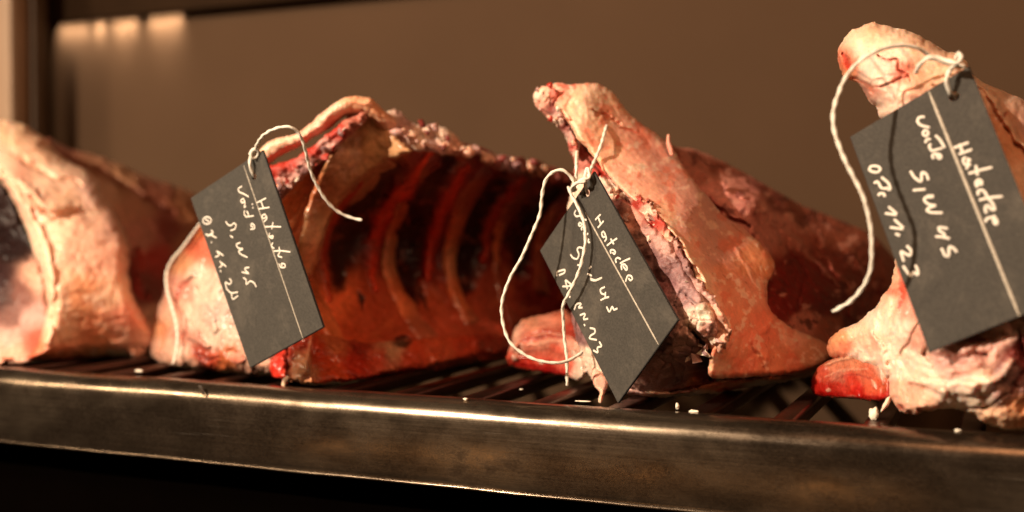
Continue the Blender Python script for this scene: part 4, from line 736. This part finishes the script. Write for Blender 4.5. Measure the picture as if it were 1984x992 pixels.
W3 = rs(5.511, 1670, 210, [
    [(672, 92), (612, 92), (590, 140), (630, 185), (725, 205)], [(700, 235), (660, 240), (650, 280), (690, 300), (712, 270), (700, 240)], [(735, 330), (690, 330), (680, 370)],
    [(740, 380), (715, 400), (745, 460), (800, 440), (860, 425)], [(785, 288), (840, 340), (885, 425)], [(770, 540), (748, 510), (770, 485), (830, 490), (850, 520), (828, 542), (806, 520), (800, 492)],
    [(518, 668), (560, 740), (640, 795), (636, 676), (690, 700), (712, 768)], [(545, 876), (680, 864)], [(768, 932), (690, 940)],
    [(80, 640), (100, 616), (170, 616), (205, 650), (170, 685), (110, 680), (80, 655), (80, 640)], [(210, 735), (290, 800), (310, 875), (250, 850)], [(130, 800), (170, 775), (210, 860), (280, 850)], [(175, 935), (190, 908), (240, 910), (245, 945)]])
W3 += rs(5.511, 1670, 380, [
    [(768, 10), (670, 15), (665, 50), (720, 95), (800, 100), (715, 125), (690, 155), (740, 178), (865, 180)],
    [(920, 348), (815, 330), (830, 375), (880, 400), (885, 440)], [(785, 432), (850, 435), (940, 455)], [(850, 555), (885, 635), (930, 650), (930, 530), (985, 560), (1015, 600)],
    [(285, 112), (374, 192)], [(248, 184), (372, 202)], [(345, 248), (446, 342)], [(300, 334), (442, 354)],
    [(360, 400), (405, 425)], [(360, 412), (395, 408)], [(478, 530), (530, 580), (520, 640), (470, 620), (410, 580), (450, 700)], [(440, 745), (490, 820), (525, 860), (545, 805), (600, 850), (600, 790), (570, 735)]])
W3 += rs(5.223, 1830, 260, [
    [(95, 140), (245, 85)], [(145, 205), (280, 155)], [(150, 100), (185, 185)], [(215, 230), (185, 260), (205, 310), (245, 300), (235, 245), (265, 270)], [(265, 300), (225, 330), (230, 355)],
    [(245, 400), (360, 365), (485, 335)], [(318, 315), (335, 420)], [(335, 540), (312, 490), (345, 455), (380, 480), (375, 520)], [(350, 520), (345, 480)],
    [(345, 620), (335, 580), (375, 560), (415, 590), (435, 640), (490, 700), (515, 770), (470, 760), (440, 715)], [(350, 668), (440, 645), (590, 630)], [(425, 800), (410, 750), (430, 715)],
    [(415, 890), (430, 850), (500, 840), (500, 900), (530, 915), (535, 880), (510, 850), (500, 820)]])
W2 = [w for w in W2 if max(y for x, y in w) > 500] 
W2 = [w for w in W2 if not (w[0] == (476, 518))]
W2 += rs(5.511, 1060, 390, [
    [(310, 95), (290, 130), (310, 165), (360, 155)], [(355, 225), (335, 245), (350, 270), (375, 250), (355, 225)], [(395, 265), (365, 285), (375, 310)], [(410, 310), (390, 345), (410, 380), (440, 340)], [(445, 400), (440, 440), (460, 440)], [(395, 195), (425, 200)],
    [(385, 560), (385, 500), (340, 490), (320, 515), (345, 570), (325, 620), (280, 610), (250, 568)], [(325, 680), (365, 690)], [(475, 695), (450, 720)], [(430, 775), (460, 785), (480, 800)], [(465, 840), (520, 850), (590, 815)],
    [(572, 140), (516, 200)], [(606, 210), (542, 284)], [(545, 165), (578, 250)], [(610, 320), (580, 340), (600, 390), (630, 370), (605, 320), (640, 400), (615, 430)], [(640, 475), (690, 435), (750, 395)], [(680, 400), (715, 460)],
    [(685, 560), (675, 525), (705, 515), (735, 540), (720, 570), (700, 545)], [(740, 660), (730, 620), (755, 600), (790, 620)], [(780, 665), (830, 635), (890, 610)], [(800, 735), (790, 680), (830, 670), (860, 710), (850, 745), (810, 690)], [(840, 860), (860, 790), (900, 795), (915, 830), (890, 850), (870, 820)],
    [(105, 800), (105, 755), (150, 740), (195, 730), (190, 765), (130, 790)], [(165, 910), (215, 910), (265, 900)], [(195, 840), (220, 940)], [(200, 840), (265, 895)]], 3.1, 1060, 380)
W2 = [w for w in W2 if w[0] not in ((92, 524), (106, 530))]
t1, on1, n1 = tag('dark slate tag with thin chalk writing hanging on the rib rack, leftmost of three', 0.665, -106, -134.6, [(369, 384), (508, 291), (626, 634), (484, 713)], (492, 342), .0021, W1, 3.815, (370, 340), 3.1, ((472, 320), (587, 656), 2.2))
t2, on2, n2 = tag('slate tag standing on one corner on the steel rail with string loops across it', 0.617, -182, -112, [(1046, 486), (1150, 332), (1313, 620), (1197, 781)], (1137, 374), .0022, W2, 3.1, (1060, 380), 4.0, ((1134, 412), (1276, 668), 3.4))
t3, on3, n3 = tag('nearest and largest slate tag with thick chalk writing at the right edge', 0.512, -135, -83.6, [(1647, 265), (1878, 127), (2059, 580), (1800, 683)], (1848, 186), .0024, W3, 1.0, (0, 0), 5.6, ((1800, 178), (1975, 612), 6.0))

# ================================================================ strings
def cord(pts): return [P(x, y, Y) for x, y, Y in pts]
def on(fn, pts, n, h): return [fn(x, y) + n * h for x, y in pts]
s1 = thing('tag_string', 'cream cotton string looped through the leftmost tag with one end curving over the ribs', 'string', tuple(P(495, 300, .545)), 'strings tying the tags')
h1 = float(on1(492, 342)[1])
tube('cord', cord([(496, 346, h1 + .004), (489, 335, h1 - .001), (484, 318, h1 - .003), (486, 303, h1 - .001), (493, 292, h1 - .002), (500, 276, h1 - .008), (512, 261, h1 - .013), (535, 249, h1 - .015), (560, 246, h1 - .014), (578, 257, h1 - .010), (590, 285, h1 - .004), (599, 322, h1 + .004), (612, 355, h1 + .010), (632, 388, h1 + .016), (655, 410, h1 + .022), (678, 421, h1 + .026), (702, 427, h1 + .028)]), .00086, M_STRING, s1, twist=0.42)
tube('knot', cord([(484, 300, h1 - .002), (491, 290, h1 - .004), (500, 294, h1 - .002), (498, 304, h1 - .001), (489, 306, h1 - .003), (486, 297, h1 - .004), (495, 288, h1 - .003), (503, 298, h1 + .001)]), .00095, M_STRING, s1, twist=0.42)
fz = lambda x, y: float(ff(np.array([float(x)]), np.array([float(y)]))[0])
tube('cord_end', [P(x, y, fz(x, y) + o) for x, y, o in [(392, 428, -.010), (372, 455, -.006), (352, 482, -.004), (333, 505, -.004), (323, 530, -.003), (324, 560, -.008), (332, 590, -.012), (340, 620, -.012), (344, 650, -.012), (342, 680, -.012), (335, 706, -.012)]], .0009, M_STRING, s1, twist=0.42)
s2 = thing('tag_string', 'white string knotted at the middle tag, hanging in a long loop to its left', 'string', tuple(on2(1125, 350)), 'strings tying the tags')
tc = float(on2(1137, 374)[1]); 
def q2(x, y, o): return P(x, y, tc + o)
tube('cord_loop', [q2(*p) for p in [(1112, 368, -.004), (1111, 352, -.006), (1102, 338, -.008), (1086, 329, -.010), (1068, 336, -.010), (1056, 352, -.010), (1050, 380, -.009), (1046, 415, -.009), (1030, 455, -.012), (1010, 500, -.014), (990, 535, -.016), (975, 575, -.018), (972, 605, -.018), (978, 640, -.018), (990, 665, -.018), (1015, 686, -.016), (1045, 699, -.014), (1080, 703, -.010), (1105, 697, -.004), (1130, 682, .004)]], .00086, M_STRING, s2, twist=0.42)
def r2(x, y, h): return on2(x, y) + n2 * h
tube('cord_end', [r2(1111, 362, .004), r2(1118, 378, .0045), r2(1130, 400, .0045), r2(1142, 430, .0045), r2(1147, 465, .005), r2(1144, 500, .006), r2(1138, 530, .007), r2(1122, 565, .007), r2(1106, 592, .006), r2(1099, 620, .003), r2(1096, 655, .001), r2(1098, 690, .0), r2(1096, 720, -.001), r2(1094, 748, -.002)], .00086, M_STRING, s2, twist=0.42)
cfz = lambda x, y: float(cf(np.array([float(x)]), np.array([float(y)]))[0])
tube('tie', [P(1122, 272, .640), P(1118, 295, .628), P(1117, 320, tc - .001), P(1116, 345, tc - .004), P(1112, 366, tc - .004)], .0009, M_STRING, s2, twist=0.42)
tube('tie', [P(1176, 243, cfz(1176, 250) + .002), P(1172, 255, cfz(1172, 255) - .004), P(1165, 280, .622), P(1152, 312, .612), P(1140, 340, tc - .001), P(1134, 358, tc - .005), P(1139, 376, tc + .004)], .0009, M_STRING, s2, twist=0.42)
tube('knot', [q2(*p) for p in [(1106, 366, -.003), (1116, 356, -.007), (1128, 348, -.008), (1140, 346, -.007), (1142, 336, -.005), (1138, 326, -.004), (1134, 338, -.006), (1132, 352, -.008), (1120, 354, -.009), (1110, 360, -.008), (1108, 370, -.005), (1118, 366, -.003)]], .0009, M_STRING, s2, twist=0.42)
s3 = thing('tag_string', 'white cotton string hanging from the fatty knob down the left of the nearest tag', 'string', tuple(P(1800, 110, .55)), 'strings tying the tags')
h3 = float(on3(1848, 186)[1])
tube('cord_end', cord([(a, b, c + .013) if b > 120 else (a, b, c + .006) for a, b, c in [(1808, 116, .556), (1796, 104, .551), (1775, 92, .546), (1745, 88, .541), (1715, 93, .536), (1685, 106, .530), (1660, 124, .524), (1640, 148, .519), (1626, 178, .515), (1615, 215, .512), (1616, 250, .510), (1625, 280, .509), (1638, 312, .508), (1655, 345, .508), (1672, 380, .508), (1682, 415, .509), (1688, 450, .510), (1689, 490, .511), (1686, 525, .513), (1672, 556, .516), (1650, 582, .519), (1628, 596, .522), (1613, 604, .524)]]), .00086, M_STRING, s3, twist=0.42)
tube('tie', cord([(1774, 142, .556), (1780, 128, .551), (1792, 116, .549), (1803, 112, .549), (1830, 120, .552), (1850, 127, .554), (1870, 129, .556)]), .0009, M_STRING, s3, twist=0.42)
tube('tie', cord([(1798, 108, .550), (1825, 114, .552), (1852, 122, .548), (1862, 110, .548), (1856, 104, .552), (1852, 116, .553)]), .0009, M_STRING, s3, twist=0.42)
tube('cord', [P(1852, 124, .548), P(1842, 134, h3 - .004), P(1835, 148, h3 - .005), P(1835, 165, h3 - .004), P(1841, 180, h3 - .001), P(1850, 190, h3 + .005)], .00095, M_STRING, s3, twist=0.42)

# ================================================================ crumbs of fat on the rail
def crumb(x, y, r, lab, seed, sx=1.0, sz=1.0):
    import bmesh
    bm = bmesh.new(); bmesh.ops.create_icosphere(bm, subdivisions=3, radius=1)
    Y = gy(x, y) if y < 900 else .55
    if Y < YF + .002: Y = YF + .002
    c = P(x, y, Y); c[2] = ZS + r * 0.5 * sz; V = np.array([v.co[:] for v in bm.verts])
    d = 1 + 0.7 * fbm(V + seed * 3.1, .8, 3, seed)
    for v, k in zip(bm.verts, d): v.co = (v.co.x * k * r * sx, v.co.y * k * r, v.co.z * k * r * sz)
    me = bpy.data.meshes.new('fat_crumb'); bm.to_mesh(me); bm.free()
    for p in me.polygons: p.use_smooth = True
    o = link('fat_crumb', me, M_CRUMB, label=lab, cat='crumb', group='crumbs of fat on the rail'); o.location = c
crumb(1312, 790, .0011, 'small upright fat crumb on the rail right of the middle tag', 1, .8, 1.6)
crumb(1344, 798, .0012, 'flat oblong fat crumb on the rail right of the middle tag', 2, 1.9, .6)
crumb(1694, 808, .0022, 'largest ragged crumb of fat on the rail below the red bone', 3, 1.0, 1.5)
crumb(1857, 836, .0012, 'fat crumb on the rail near the right edge below the last cut', 4, 1.3, .6)
crumb(902, 775, .0010, 'tiny fat crumb on the rail edge left of the middle tag', 5, 1.2, .7)
crumb(270, 720, .0016, 'blurred fat crumb on the rail between the first two cuts', 6, 1.6, .5)
crumb(1010, 755, .0008, 'thin white fat crumb at a grate bar below the vertebra bone', 7, 1.6, .5)
crumb(1130, 778, .0013, 'smear of white fat on the rail beside the middle tag tip', 8, 3.2, .3)
